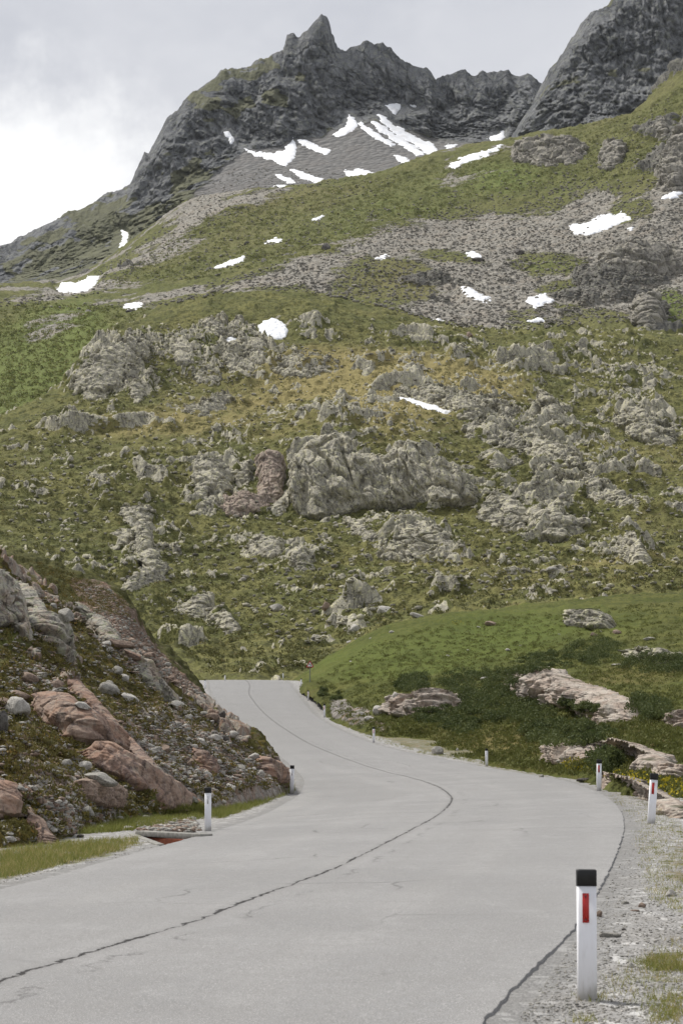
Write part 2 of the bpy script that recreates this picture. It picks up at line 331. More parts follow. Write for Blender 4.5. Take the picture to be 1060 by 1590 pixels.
def leaf_mat(name, c1, c2, c3=None):
    m, nb = new_mat(name); a = nb.n('ShaderNodeAttribute', attribute_name='tone').outputs['Fac']
    c = nb.mix(a, c1, c2)
    if c3: c = nb.mix(nb.mr(a, 0.75, 0.95), c, c3)
    b = nb.n('ShaderNodeBsdfPrincipled', {'Base Color': c, 'Roughness': 0.7, 'Specular IOR Level': 0.2})
    tr = nb.n('ShaderNodeBsdfTranslucent', {'Color': c}); mx = nb.n('ShaderNodeMixShader', {0: 0.25, 1: b.outputs[0], 2: tr.outputs[0]})
    nb.n('ShaderNodeOutputMaterial', {0: mx.outputs[0]}); return m
M['juniper'] = leaf_mat('juniper_leaves', (0.045, 0.066, 0.022), (0.135, 0.155, 0.052))
M['heath'] = leaf_mat('heath_leaves', (0.055, 0.068, 0.02), (0.13, 0.13, 0.04), (0.19, 0.145, 0.06))
M['scrub'] = leaf_mat('scrub_leaves', (0.075, 0.084, 0.03), (0.20, 0.19, 0.07), (0.28, 0.23, 0.10))
M['moss'] = leaf_mat('moss_leaves', (0.08, 0.075, 0.022), (0.165, 0.14, 0.042), (0.25, 0.165, 0.045))
M['upturf'] = leaf_mat('upper_turf_leaves', (0.12, 0.138, 0.042), (0.23, 0.235, 0.078), (0.28, 0.25, 0.11))
M['grass'] = leaf_mat('grass_blades', (0.17, 0.195, 0.045), (0.33, 0.31, 0.10), (0.46, 0.37, 0.19))
M['turf'] = leaf_mat('turf_blades', (0.085, 0.10, 0.026), (0.19, 0.19, 0.055), (0.27, 0.22, 0.10))
M['yellow'] = leaf_mat('yellow_flowers', (0.36, 0.29, 0.02), (0.5, 0.42, 0.03))

# ------------------------------------------------------------------ road geometry functions
RE = [(600, 1720, 9.2), (680, 1640, 11.2), (745, 1590, 13.0), (800, 1530, 15.0), (890, 1440, 18.9), (935, 1370, 24.3), (960, 1315, 31), (968, 1280, 37.5), (958, 1252, 46), (915, 1225, 62),
      (870, 1211, 74), (755, 1191, 95), (660, 1174, 104), (580, 1155, 114), (520, 1130, 132), (490, 1112, 152), (470, 1090, 172), (455, 1070, 190), (441, 1057, 203), (425, 1056.5, 214), (400, 1062, 230), (330, 1085, 260)]
LE = [(-700, 1560, 12.5), (-320, 1465, 17.3), (-150, 1420, 20.5), (0, 1380, 24.0), (100, 1356, 26.8), (200, 1327, 31.5), (280, 1305, 36.5), (355, 1284, 43), (410, 1264, 52), (445, 1246, 62), (466, 1231, 72), (472, 1216, 82), (462, 1198, 93),
      (432, 1172, 106), (402, 1148, 122), (370, 1122, 142), (340, 1092, 165), (327, 1070, 188), (324, 1057, 203), (318, 1056.5, 214), (290, 1062, 230), (210, 1085, 260)]
_re = np.array([at(*p) for p in RE]); _le = np.array([at(*p) for p in LE])
def edge(Y):
    return (pchip(_le[:, 1], _le[:, 0], Y), pchip(_le[:, 1], _le[:, 2], Y), pchip(_re[:, 1], _re[:, 0], Y), pchip(_re[:, 1], _re[:, 2], Y))
def gz(X, Y):
    xl, zl, xr, zr = edge(np.clip(Y, 9.2, 260)); f = np.clip((X - xl) / (xr - xl), 0, 1)
    dr = np.maximum(X - xr, 0); dl = np.maximum(xl - X, 0)
    z = zl + (zr - zl) * f - 0.022 - 0.02 * np.minimum(dr, 5) - 0.015 * np.minimum(dl, 5)
    return z
SEAM = [(0, 1525), (100, 1495), (200, 1465), (300, 1433), (400, 1395), (500, 1358), (600, 1311), (660, 1278), (692, 1255), (701, 1241), (690, 1229), (640, 1209), (560, 1187), (500, 1164), (440, 1131), (405, 1102), (388, 1080), (388, 1065)]
def road_pt(Y, f):
    xl, zl, xr, zr = edge(Y); return np.stack([xl + (xr - xl) * f, Y + 0 * f, zl + (zr - zl) * f], -1)
_YY, _FF = np.meshgrid(np.linspace(11, 210, 1600), np.linspace(0, 1, 160), indexing='ij')
_qx, _qy = proj(road_pt(_YY, _FF)); _sm = []
for px, py in SEAM:
    i = np.argmin((_qx - px) ** 2 + (_qy - py) ** 2); _sm.append((_YY.flat[i], _FF.flat[i]))
_sm = sorted(_sm)
def seamf(Y): return pchip([a for a, b in _sm], [b for a, b in _sm], Y)

# ------------------------------------------------------------------ terrain layers
# where the last snow lies: outline, layer (u upper slope, m mountain, h hillside), description
SNOWS = [
    ([(90, 452), (97, 440), (120, 440), (140, 429), (153, 430), (148, 441), (135, 452), (110, 455)], 'u', 'white snow patch with a pointed right end at the foot of the left cliffs'),
    ([(190, 358), (199, 361), (198, 378), (190, 388), (185, 385), (190, 372)], 'm', 'thin upright snow patch under the left rock face'),
    ([(224, 371), (236, 365), (245, 360), (242, 366), (228, 373)], 'm', 'small snow sliver right of the thin upright patch'),
    ([(191, 476), (198, 472), (221, 472), (214, 479), (200, 481)], 'u', 'flat oval snow patch at the head of the left green slope'),
    ([(402, 508), (408, 500), (422, 495), (438, 500), (446, 511), (445, 524), (430, 528), (414, 525), (405, 518)], 'h', 'round white snow patch on the green shoulder'),
    ([(350, 527), (360, 523), (369, 527), (364, 533), (356, 532)], 'h', 'small snow spot left of the round patch'),
    ([(377, 229), (398, 237), (425, 238), (442, 232), (455, 215), (461, 228), (458, 244), (444, 258), (424, 250), (396, 242)], 'm', 'large ragged snow field under the left cirque wall'),
    ([(460, 217), (478, 219), (498, 228), (515, 234), (505, 241), (488, 234), (470, 226)], 'm', 'snow tongue right of the large ragged field'),
    ([(449, 262), (472, 268), (504, 280), (490, 284), (466, 276)], 'm', 'long snow strip low on the cirque scree'),
    ([(428, 270), (446, 276), (462, 283), (450, 285), (434, 278)], 'm', 'short snow strip left of the long low strip'),
    ([(425, 290), (436, 286), (452, 290), (440, 293)], 'm', 'tiny flat snow scrap lowest on the left of the cirque'),
    ([(534, 266), (558, 263), (592, 272), (572, 277), (552, 284), (540, 274)], 'm', 'flat ragged snow patch at the bottom centre of the cirque'),
    ([(538, 194), (542, 179), (550, 184), (555, 194), (546, 203), (526, 213), (516, 209), (530, 200)], 'm', 'snow patch hooked round a rock at the top of the streaks'),
    ([(553, 190), (560, 190), (585, 208), (614, 224), (606, 227), (580, 214)], 'm', 'leftmost of the long parallel snow streaks'),
    ([(572, 186), (580, 187), (604, 203), (640, 226), (657, 239), (646, 242), (620, 224), (590, 205)], 'm', 'middle one of the long parallel snow streaks'),
    ([(584, 177), (592, 179), (612, 194), (646, 213), (672, 224), (682, 241), (672, 246), (650, 229), (618, 210), (594, 191)], 'm', 'longest and rightmost of the parallel snow streaks'),
    ([(598, 163), (614, 160), (624, 164), (614, 178), (606, 172)], 'm', 'wedge of snow above the parallel streaks'),
    ([(636, 164), (642, 162), (648, 166), (641, 168)], 'm', 'small snow dot right of the snow wedge'),
    ([(612, 242), (628, 245), (642, 252), (630, 256), (618, 250)], 'm', 'small snow patch below the parallel streaks'),
    ([(690, 227), (698, 224), (708, 225), (704, 229), (694, 230)], 'm', 'small flat snow patch beside the end of the streaks'),
    ([(754, 216), (770, 209), (781, 203), (782, 213), (772, 226), (760, 226), (764, 219)], 'm', 'triangular snow patch in the notch behind the green ridge'),
    ([(696, 258), (718, 245), (748, 236), (776, 226), (781, 229), (756, 241), (730, 250), (702, 262)], 'u', 'snow band lying along the crest of the green ridge'),
    ([(884, 353), (912, 345), (935, 336), (964, 331), (979, 339), (950, 353), (914, 364), (892, 364)], 'u', 'big snow patch in the boulder field on the right'),
    ([(968, 356), (978, 351), (986, 353), (980, 358)], 'u', 'small snow scrap right of the big boulder field patch'),
    ([(1028, 308), (1046, 296), (1066, 288), (1066, 299), (1044, 309)], 'u', 'snow patch cut off by the right edge under the steep cliff'),
    ([(715, 446), (726, 446), (740, 455), (768, 466), (744, 467), (726, 461)], 'u', 'snow patch tapering to the right among grey slabs'),
    ([(814, 466), (832, 460), (846, 457), (858, 467), (846, 473), (830, 478)], 'u', 'white star shaped snow patch right of the tapering one'),
    ([(662, 495), (680, 498), (709, 506), (690, 508), (668, 506)], 'u', 'thin snow strip at the lower edge of the scree'),
    ([(820, 499), (834, 496), (846, 498), (832, 502)], 'u', 'tiny snow strip right of the thin scree strip'),
    ([(615, 617), (640, 621), (676, 632), (706, 642), (690, 643), (650, 633), (624, 624)], 'h', 'narrow snow strip slanting across the sunlit middle slope'),
    ([(334, 416), (350, 408), (380, 399), (378, 404), (348, 415)], 'u', 'broken snow line on the grassy slope under the cirque'),
    ([(411, 377), (424, 372), (438, 371), (432, 377)], 'u', 'small snow dash above the broken snow line'),
    ([(484, 342), (494, 336), (503, 334), (496, 341)], 'u', 'small slanting snow dash on the bright green slope'),
    ([(349, 206), (355, 205), (363, 216), (359, 221), (353, 214)], 'm', 'narrow snow gully patch on the left shoulder of the peak'),
    ([(724, 395), (734, 392), (746, 398), (736, 402)], 'u', 'small snow patch in the middle of the boulder field'),
    ([(582, 402), (596, 397), (604, 399), (590, 403)], 'u', 'short snow line left of the middle of the boulder field')]
class Layer:
    smooth = ()
    def __init__(self, lines, px0, px1, pyref=900):
        self.L = []
        for ln in lines:
            P = np.array([at(*p) for p in ln]); self.L.append((P[:, 0] / P[:, 1], P[:, 1], P[:, 2]))
        self.K = len(lines); self.s0 = float(ray_st(px0, pyref)[0]); self.s1 = float(ray_st(px1, pyref)[0])
    def base(self, S, W):
        sh = S.shape; S = S.ravel(); W = np.clip(W.ravel(), 0, self.K - 1 - 1e-6)
        Ys = np.stack([pchip(a, b, S) for a, b, c in self.L]); Zs = np.stack([pchip(a, c, S) for a, b, c in self.L])
        h = np.diff(Ys, axis=0); d = np.diff(Zs, axis=0) / h; m = np.zeros_like(Zs); m[0] = d[0]; m[-1] = d[-1]
        pr = d[:-1] * d[1:]; m[1:-1] = np.where(pr > 0, 2 * pr / np.where(np.abs(d[:-1] + d[1:]) < 1e-9, 1, d[:-1] + d[1:]), 0)
        k = W.astype(int); t = W - k; j = np.arange(len(S)); hk = h[k, j]
        Y = Ys[k, j] + t * hk
        Z = (1 + 2 * t) * (1 - t) ** 2 * Zs[k, j] + t * (1 - t) ** 2 * hk * m[k, j] + t * t * (3 - 2 * t) * Zs[k + 1, j] + t * t * (t - 1) * hk * m[k + 1, j]
        return np.stack([S * Y, Y, Z], -1).reshape(*sh, 3)
    def eval(self, S, W, attrs=True):
        B = self.base(S, W)
        A = self.base(S + 0.002, W) - self.base(S - 0.002, W); C = self.base(S, np.minimum(W + 0.03, self.K - 1)) - self.base(S, np.maximum(W - 0.03, 0))
        N = np.cross(A, C); N /= np.linalg.norm(N, axis=-1, keepdims=True) + 1e-9; N *= np.sign(N[..., 2:3] + 1e-9)
        px, py = proj(B)
        off, mask = self.disp(B, N, px, py)
        m = np.zeros(px.shape)                      # the ground is smooth where snow lies
        for poly in self.smooth:
            a = np.array(poly); q = (px > a[:, 0].min() - 14) & (px < a[:, 0].max() + 14) & (py > a[:, 1].min() - 14) & (py < a[:, 1].max() + 14)
            if q.any(): m[q] = np.maximum(m[q], sstep(-13, 0, sdist(px[q], py[q], poly)))
        off = off * (1 - m[..., None])
        return B + off, mask, N, px, py
    def grid(self, ncol, rows):
        s = np.linspace(self.s0, self.s1, ncol)
        wv = np.concatenate([np.linspace(i, i + 1, n, endpoint=False) for i, n in enumerate(rows)] + [[self.K - 1]])
        self.wv = wv; self.sv = s
        S, W = np.meshgrid(s, wv); P, mk, N, px, py = self.eval(S, W)
        self.gpx, self.gpy = px, py
        return P, mk

def up(N, a): return N * a[..., None]
def blocks(P, size, stretch=(1, 1, 1)):
    """angular block relief: height and crack mask"""
    Q = P / size / np.array(stretch); Q = Q + 0.25 * np.stack([gn(Q * 1.7), gn(Q * 1.7 + 9), gn(Q * 1.7 + 23)], -1)
    F1, F2, ID, V = worley(Q)
    tilt = (V * (JIT[(ID * 7) & 255] - 0.5)).sum(-1)
    e = sstep(0.0, 0.34, F2 - F1)
    return ((JIT[ID][..., 0] - 0.35) * 0.55 + tilt * 0.9) * e, sstep(0.13, 0.0, F2 - F1)

# ---- hillside in the middle
hill = Layer([
    [(-150, 1085, 236), (530, 1085, 236), (1250, 1085, 236)],
    [(-150, 960, 300), (0, 965, 300), (200, 985, 300), (330, 1008, 300), (470, 1008, 300), (600, 975, 300), (750, 945, 300), (900, 925, 300), (1060, 915, 300), (1250, 910, 300)],
    [(-150, 850, 370), (0, 855, 370), (200, 880, 370), (350, 895, 370), (470, 880, 370), (600, 872, 370), (750, 860, 370), (900, 855, 370), (1060, 850, 370), (1250, 850, 370)],
    [(-150, 780, 420), (0, 780, 420), (200, 790, 420), (400, 795, 420), (500, 800, 425), (620, 795, 425), (750, 790, 420), (900, 800, 420), (1060, 795, 420), (1250, 790, 420)],
    [(-150, 720, 465), (0, 715, 465), (200, 712, 465), (400, 705, 465), (500, 690, 460), (640, 695, 460), (750, 715, 460), (900, 720, 465), (1060, 725, 465), (1250, 725, 465)],
    [(-150, 690, 520), (0, 665, 520), (100, 645, 530), (200, 630, 540), (400, 612, 550), (600, 598, 550), (750, 615, 545), (900, 640, 540), (1060, 650, 540), (1250, 650, 540)],
    [(-150, 720, 560), (-50, 690, 565), (0, 657, 580), (60, 620, 595), (110, 583, 610), (160, 541, 625), (220, 501, 640), (260, 482, 650), (330, 464, 655), (400, 458, 660), (480, 461, 660), (560, 471, 660), (640, 486, 655), (720, 505, 650), (800, 517, 650), (900, 512, 655), (1060, 522, 660), (1250, 520, 660)],
    [(-150, 760, 640), (0, 710, 660), (260, 560, 720), (400, 515, 730), (560, 515, 730), (800, 545, 730), (1250, 555, 730)],
], -130, 1190, 750)
HROCK = [(170, 575, 85, 60, -35, .55), (330, 545, 110, 40, 0, .42), (210, 600, 60, 40, 0, .3), (590, 730, 150, 70, 10, .3), (860, 680, 170, 40, 18, .36), (830, 800, 110, 40, 10, .3), (700, 615, 120, 25, 8, .42), (560, 640, 130, 30, -5, .38),
         (640, 840, 90, 30, 10, .4), (340, 740, 70, 60, 0, .3), (990, 640, 80, 40, 30, .38), (850, 635, 50, 40, 0, .3), (230, 840, 50, 60, 0, .3), (240, 880, 60, 40, -20, .35), (310, 950, 70, 30, 0, .25), (980, 860, 60, 30, 0, .3), (760, 560, 160, 30, 12, .3), (950, 560, 110, 40, 15, .3),
         (90, 700, 90, 25, -20, .1), (420, 855, 90, 30, 10, .25), (540, 970, 40, 25, 0, .3), (640, 560, 100, 15, 0, .2), (60, 780, 60, 30, 0, .15), (190, 740, 90, 30, -20, .15)]
def ledges(B, q, step, seed, dens, face=0.30):
    """the slope broken into rock steps of about `step` metres; returns height offset and where the step's face is"""
    xy = np.stack([B[..., 0], B[..., 1], 0 * B[..., 0] + seed], -1)
    q = (q + fbm(xy / (step * 4.5), 4, 0.55) * step * 1.5 + fbm(xy / (step * 1.6), 3, .5) * step * 0.13) / step
    t = q - np.floor(q); s = sstep(-0.16, 0.22, fbm(xy / (step * 3.4) + 40, 4, .6) * 0.55 + dens)
    return s * step * 0.62 * (sstep(0, face, t) - t), s * sstep(-0.02, 0.06, t) * sstep(face + 0.13, face - 0.02, t)
def hill_disp(B, N, px, py):
    big = fbm(B / 46.0, 3) * 2.0
    dens = np.zeros(px.shape)
    for c in HROCK: dens = np.maximum(dens, ell(px, py, *c[:5]) * c[5])
    low = sstep(905, 985, py) * 0.10 + sstep(505, 462, py) * 0.7 + ell(px, py, 60, 640, 140, 45, -25) * .15
    sl = np.where(px < 430, 1.0, -1.0) * sstep(0, 120, np.abs(px - 430)) * 0.22
    q = B[..., 2] + sl * B[..., 0]
    l1, f1 = ledges(B, q, 9.0, 3.0, dens * 0.9 - 0.31 - low); l2, f2 = ledges(B, q * 1.0, 4.0, 61.0, dens * 0.85 - 0.25 - low); l3, f3 = ledges(B, q, 1.7, 133.0, dens * 0.7 - 0.24 - low)
    nz = fbm(B / np.array([3.0, 3.0, 2.0]), 4, .62)
    slab = sstep(0.10, 0.26, fbm(np.stack([B[..., 0] + B[..., 2] * sl * 4, B[..., 1] * 0.7, B[..., 2] * 2.2], -1) / 17, 5, .6) * 0.55 + dens * 0.8 - 0.29 - low)
    rock = sstep(0.36, 0.56, np.maximum(np.maximum(f1, f2 * 0.95), np.maximum(f3 * 0.65, slab)) + nz * 0.36)
    b, cr = blocks(B, 4.2, (1, 1, 1.3)); b2, cr2 = blocks(B + 50, 1.6)
    rh = rock * (0.25 + b * 0.9 - cr * 0.45 + b2 * 0.18 - cr2 * 0.12)
    tus = fbm(B / np.array([2.0, 2.6, 1.2]), 4, 0.62) * 0.34 + np.maximum(fbm(B / 5.0 + 40, 3), 0) * 1.0
    off = up(N, rh + (1 - rock) * tus) + np.stack([0 * big, -0.25 * (l1 + l2), big + l1 + l2 + l3], -1)
    dry = 0.05 + ell(px, py, 610, 590, 210, 50, 5) * 1.0 + ell(px, py, 520, 640, 320, 60, -8) * 0.5 + ell(px, py, 820, 890, 330, 50) * 0.3 + ell(px, py, 330, 620, 160, 60, -15) * 0.4 + ell(px, py, 980, 720, 150, 50) * 0.4 + ell(px, py, 140, 690, 200, 40, -20) * 0.3 + ell(px, py, 660, 690, 120, 30) * .3  # drier turf; the central band also paints a cloud-broken sun patch into the colour
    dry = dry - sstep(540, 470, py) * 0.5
    lush = ell(px, py, 70, 590, 130, 60, -35) * 0.3 + ell(px, py, 420, 475, 240, 22) * 0.25 + ell(px, py, 100, 880, 120, 50) * 0.15 + ell(px, py, 470, 790, 120, 30) * 0.2
    scree = ell(px, py, 150, 560, 40, 40) * 0.2 + 0.12 * ell(px, py, 450, 480, 400, 30)
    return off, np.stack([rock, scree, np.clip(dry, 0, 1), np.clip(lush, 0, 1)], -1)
hill.disp = hill_disp

# ---- upper slopes
upper = Layer([
    [(-150, 760, 600), (0, 720, 620), (250, 600, 680), (500, 530, 690), (800, 560, 690), (1250, 570, 690)],
    [(-150, 580, 770), (0, 560, 780), (150, 522, 790), (250, 486, 800), (400, 452, 810), (600, 462, 800), (800, 480, 790), (1060, 485, 790), (1250, 490, 790)],
    [(-150, 480, 900), (0, 470, 910), (100, 464, 920), (200, 456, 930), (300, 432, 930), (400, 413, 930), (500, 410, 920), (600, 412, 920), (800, 412, 910), (900, 405, 910), (1060, 402, 900), (1250, 400, 900)],
    [(-150, 462, 1030), (0, 455, 1040), (100, 448, 1060), (200, 422, 1070), (300, 392, 1070), (400, 370, 1070), (500, 350, 1060), (600, 345, 1050), (700, 342, 1050), (800, 338, 1040), (900, 325, 1030), (1060, 300, 1000), (1250, 260, 1000)],
    [(-150, 455, 1150), (0, 450, 1160), (90, 442, 1180), (180, 404, 1200), (250, 360, 1210), (320, 325, 1210), (400, 310, 1210), (500, 302, 1200), (600, 290, 1190), (700, 270, 1180), (800, 258, 1160), (900, 245, 1140), (1000, 205, 1110), (1060, 180, 1100), (1250, 120, 1080)],
    [(-150, 450, 1260), (0, 447, 1270), (90, 437, 1290), (180, 396, 1310), (250, 345, 1320), (320, 310, 1320), (400, 300, 1310), (500, 290, 1300), (560, 282, 1290), (620, 266, 1280), (690, 243, 1270), (730, 228, 1265), (790, 220, 1260), (850, 205, 1250), (900, 199, 1240), (940, 188, 1230), (975, 178, 1220), (1000, 160, 1215), (1030, 135, 1210), (1060, 112, 1200), (1250, 30, 1180)],
    [(-150, 480, 1380), (0, 470, 1400), (250, 390, 1430), (500, 330, 1420), (800, 280, 1380), (1060, 190, 1320), (1250, 110, 1300)],
], -130, 1190, 400)
SCREE = [[(60, 478), (200, 466), (330, 436), (430, 408), (520, 385), (600, 352), (650, 335), (720, 318), (790, 330), (850, 300), (880, 270), (960, 285), (1100, 265), (1100, 490), (960, 500), (820, 512), (700, 508), (600, 480), (480, 455), (380, 450), (250, 475), (120, 480)],
         [(-60, 480), (120, 440), (230, 370), (310, 300), (360, 262), (470, 262), (560, 275), (440, 305), (340, 345), (270, 390), (160, 455), (40, 475)],
         [(690, 250), (770, 228), (800, 240), (760, 255), (700, 268)], [(20, 545), (70, 520), (125, 480), (140, 490), (90, 530), (40, 560)]]
GRASSY = [(600, 435, 90, 35, 0), (560, 450, 60, 20, 0), (850, 405, 70, 18, 0), (700, 400, 60, 12, 5), (430, 335, 150, 22, -22), (330, 390, 90, 22, -20), (980, 330, 40, 20, 0), (900, 440, 80, 14, 0), (1040, 480, 30, 40, 0), (350, 425, 90, 12, -10)]
def upper_disp(B, N, px, py):
    big = fbm(B / 120.0, 3) * 5.0
    sm = np.full(px.shape, -99.0)
    for p in SCREE: sm = np.maximum(sm, sdist(px, py, p))
    scree = sstep(-30, 30, sm + fbm(B / 70, 5, .62) * 40)
    g = np.zeros(px.shape)
    for e in GRASSY: g = np.maximum(g, ell(px, py, *e))
    scree = scree * (1 - g * 0.85)
    Q = B / np.array([45.0, 55.0, 22.0]); n = fbm(Q, 5, 0.58) * 0.55
    dens = ell(px, py, 960, 230, 130, 60, -25) * 0.25 + ell(px, py, 990, 420, 110, 50) * 0.4 + ell(px, py, 800, 440, 160, 40) * 0.25 + ell(px, py, 1040, 250, 40, 70) * 0.5 + ell(px, py, 900, 475, 150, 30) * 0.3 + ell(px, py, 1010, 480, 60, 40) * .3
    r = n + dens - 0.42 - ell(px, py, 640, 290, 260, 50, -18) * 0.2; rock = sstep(-0.02, 0.12, r)
    b, cr = blocks(B, 11.0, (1, 1, 1.3)); b2, cr2 = blocks(B + 70, 3.6)
    st, cs = blocks(B + 11, 2.6)
    hh = rock * (2.0 + np.clip(r, 0, .5) * 9 + b * 3.5 - cr * 2 + b2) + scree * (1 - rock) * (st * 1.1 - cs * 0.4 + fbm(B / 9, 3) * 0.8) + (1 - rock) * (1 - scree) * (fbm(B / np.array([5.0, 6, 3]), 4, .62) * 1.1 + np.maximum(fbm(B / 16, 3), -.2) * 1.6)
    off = up(N, hh) + np.stack([0 * big, 0 * big, big * sstep(0, 1, 1)], -1)
    dry = 0.12 + ell(px, py, 600, 440, 110, 40) * 0.3 + ell(px, py, 420, 330, 200, 40, -20) * 0.25 + ell(px, py, 900, 210, 180, 40, -15) * 0.1
    lush = ell(px, py, 640, 310, 220, 50, -18) * 0.45 + ell(px, py, 60, 560, 170, 80, -35) * 0.85 + ell(px, py, 840, 275, 110, 40) * 0.4 + ell(px, py, 1045, 250, 20, 60) * .5 + ell(px, py, 1040, 470, 30, 40) * 0.7 + ell(px, py, 850, 408, 70, 14) * .4
    return off, np.stack([rock, scree * 0.76, np.clip(dry, 0, 1), np.clip(lush, 0, 1)], -1)
upper.disp = upper_disp

# ---- main mountain with its cirque
SKY = [(-150, 430), (-60, 398), (0, 380), (20, 375), (45, 362), (60, 353), (100, 336), (140, 318), (175, 301), (203, 290), (212, 268), (221, 252), (226, 238), (232, 240), (236, 232), (250, 206), (262, 183), (275, 179), (290, 152), (310, 137), (325, 126), (350, 112), (385, 106), (400, 92), (412, 93), (430, 84), (441, 81), (446, 56),
       (456, 54), (462, 57), (470, 53), (479, 46), (487, 34), (494, 27), (499, 21), (503, 24), (512, 37), (516, 67), (524, 76), (534, 79), (545, 71), (575, 67), (605, 76), (630, 96), (660, 106), (676, 122), (700, 113), (718, 107), (735, 116), (765, 113), (785, 108), (800, 118), (820, 113), (838, 130), (870, 150), (950, 170), (1100, 190), (1250, 200)]
mount = Layer([
    [(-150, 500, 1230), (0, 490, 1250), (200, 440, 1280), (400, 330, 1290), (600, 300, 1290), (800, 290, 1290), (1250, 260, 1290)],
    [(-150, 455, 1360), (0, 446, 1370), (100, 428, 1380), (180, 394, 1390), (250, 345, 1400), (300, 315, 1400), (380, 285, 1410), (450, 270, 1420), (550, 262, 1420), (650, 248, 1420), (750, 238, 1420), (850, 235, 1420), (1250, 230, 1420)],
    [(-150, 445, 1420), (0, 435, 1440), (100, 405, 1450), (180, 365, 1460), (240, 320, 1470), (300, 280, 1480), (350, 245, 1500), (385, 228, 1510), (450, 214, 1520), (500, 204, 1530), (545, 186, 1540), (580, 176, 1550), (620, 190, 1550), (680, 215, 1540), (750, 212, 1540), (850, 205, 1540), (1250, 205, 1540)],
    [(-150, 436, 1450), (0, 405, 1470), (100, 370, 1480), (180, 335, 1490), (215, 300, 1500), (260, 240, 1510), (300, 205, 1530), (350, 175, 1545), (400, 155, 1560), (450, 130, 1570), (500, 110, 1580), (550, 125, 1590), (620, 140, 1600), (680, 165, 1600), (750, 160, 1590), (850, 170, 1580), (1250, 203, 1580)],
    [(a, b, 1500 + 110 * min(max((a - 0) / 400, 0), 1)) for a, b in SKY],
    [(a, b + 40 + 60, 1700 + 80 * min(max(a / 400, 0), 1)) for a, b in SKY],
], -130, 1190, 200)
def mount_common(B, N, px, py, skyf, scree, lushf, amp=1.0):
    Q = B / np.array([26.0, 40.0, 110.0]); Q2 = B / np.array([9.0, 14.0, 30.0])
    tilt = B.copy(); tilt[..., 0] += 0.22 * B[..., 2]
    rib = ridged(tilt / np.array([34.0, 60.0, 150.0]), 4, 0.55); rib2 = ridged(tilt / np.array([11.0, 18.0, 34.0]) + 5, 4, 0.6)
    b, cr = blocks(tilt, 15.0, (0.8, 1.0, 2.0)); b2, cr2 = blocks(tilt + 90, 5.0, (0.9, 1, 1.6))
    cl = 1 - scree
    rib3 = ridged(tilt / np.array([4.2, 7.0, 11.0]) + 3, 3, 0.6)
    rib0 = ridged((tilt + np.array([0, 0, 60])) / np.array([95.0, 160.0, 300.0]), 3, 0.5); cut = blocks(tilt + 5 * np.stack([rib, rib, rib], -1), 46.0, (0.7, 1, 1.7))
    h = cl * (rib0 * 15 + cut[0] * 10 - cut[1] * 4 + rib * 7.0 + rib2 * 3.6 + rib3 * 1.3 + b * 3.0 - cr * 2.6 + b2 * 1.4 - cr2 * 1.0) + scree * (fbm(B / 6, 4, .6) * 0.5)
    h = (h - cl * 16) * (1 - skyf * 0.92) * amp
    jag = skyf * (np.maximum(fbm(B / np.array([13.0, 40, 40]), 4, 0.62), -0.4) * 3.0)
    D = N * np.array([0.7, 0.5, 0.0]) + np.array([0, -0.7, -0.28]); D = D / np.linalg.norm(D, axis=-1, keepdims=True)
    off = up(D, h) + np.stack([0 * h, 0 * h, jag], -1)
    gl = sstep(0.35, 0.75, N[..., 2] + fbm(B / 40, 3) * 0.25) * lushf
    rock = np.clip(cl * (1 - 0.9 * sstep(0.2, 0.6, gl + fbm(B / 18, 3) * 0.3)), 0, 1)
    return off, rock
def mount_disp(B, N, px, py):
    sk = np.interp(px, [a for a, b in SKY], [b for a, b in SKY]); skyf = sstep(50, 4, py - sk)
    fl = np.interp(px, [-100, 0, 100, 180, 240, 300, 350, 385, 450, 500, 545, 580, 620, 680, 750, 900], [430, 442, 424, 392, 352, 310, 255, 232, 216, 206, 188, 178, 192, 214, 214, 214])
    scree = sstep(-6, 14, py - fl + fbm(B / 35, 3) * 12) * sstep(140, 260, px)
    lf = ell(px, py, 150, 370, 190, 70, -28) * 0.5 + ell(px, py, 380, 140, 110, 50, -20) * 0.5 + 0.1 + ell(px, py, 300, 270, 60, 60) * .3
    off, rock = mount_common(B, N, px, py, skyf, scree, np.clip(lf, 0, 1), 1 - 0.35 * sstep(300, 150, px))
    return off, np.stack([rock, scree, 0.3 * lf, 0.25 * lf], -1)
mount.disp = mount_disp
SKYB = [(700, 330), (760, 262), (800, 205), (825, 165), (843, 131), (852, 112), (868, 92), (880, 72), (892, 54), (905, 38), (918, 24), (935, 12), (948, 4), (962, -12), (1000, -35), (1060, -60), (1150, -90), (1250, -100)]
mountb = Layer([
    [(650, 360, 1240), (800, 330, 1240), (950, 290, 1240), (1250, 240, 1240)],
    [(650, 345, 1330), (760, 300, 1330), (800, 265, 1340), (850, 225, 1350), (920, 200, 1350), (1000, 185, 1350), (1250, 150, 1340)],
    [(650, 340, 1370), (760, 280, 1380), (800, 235, 1390), (850, 170, 1400), (900, 120, 1410), (1000, 75, 1420), (1250, 40, 1420)],
    [(a, b, 1450) for a, b in [(650, 380)] + SKYB],
    [(a, b + 120, 1560) for a, b in [(650, 380)] + SKYB],
], 690, 1190, 120)
def mountb_disp(B, N, px, py):
    sk = np.interp(px, [a for a, b in SKYB], [b for a, b in SKYB]); skyf = sstep(45, 4, py - sk)
    off, rock = mount_common(B, N, px, py, skyf, np.zeros(px.shape), np.full(px.shape, 0.28))
    return off, np.stack([rock, 0 * rock, 0.3 + 0 * rock, 0.1 + 0 * rock], -1)
mountb.disp = mountb_disp

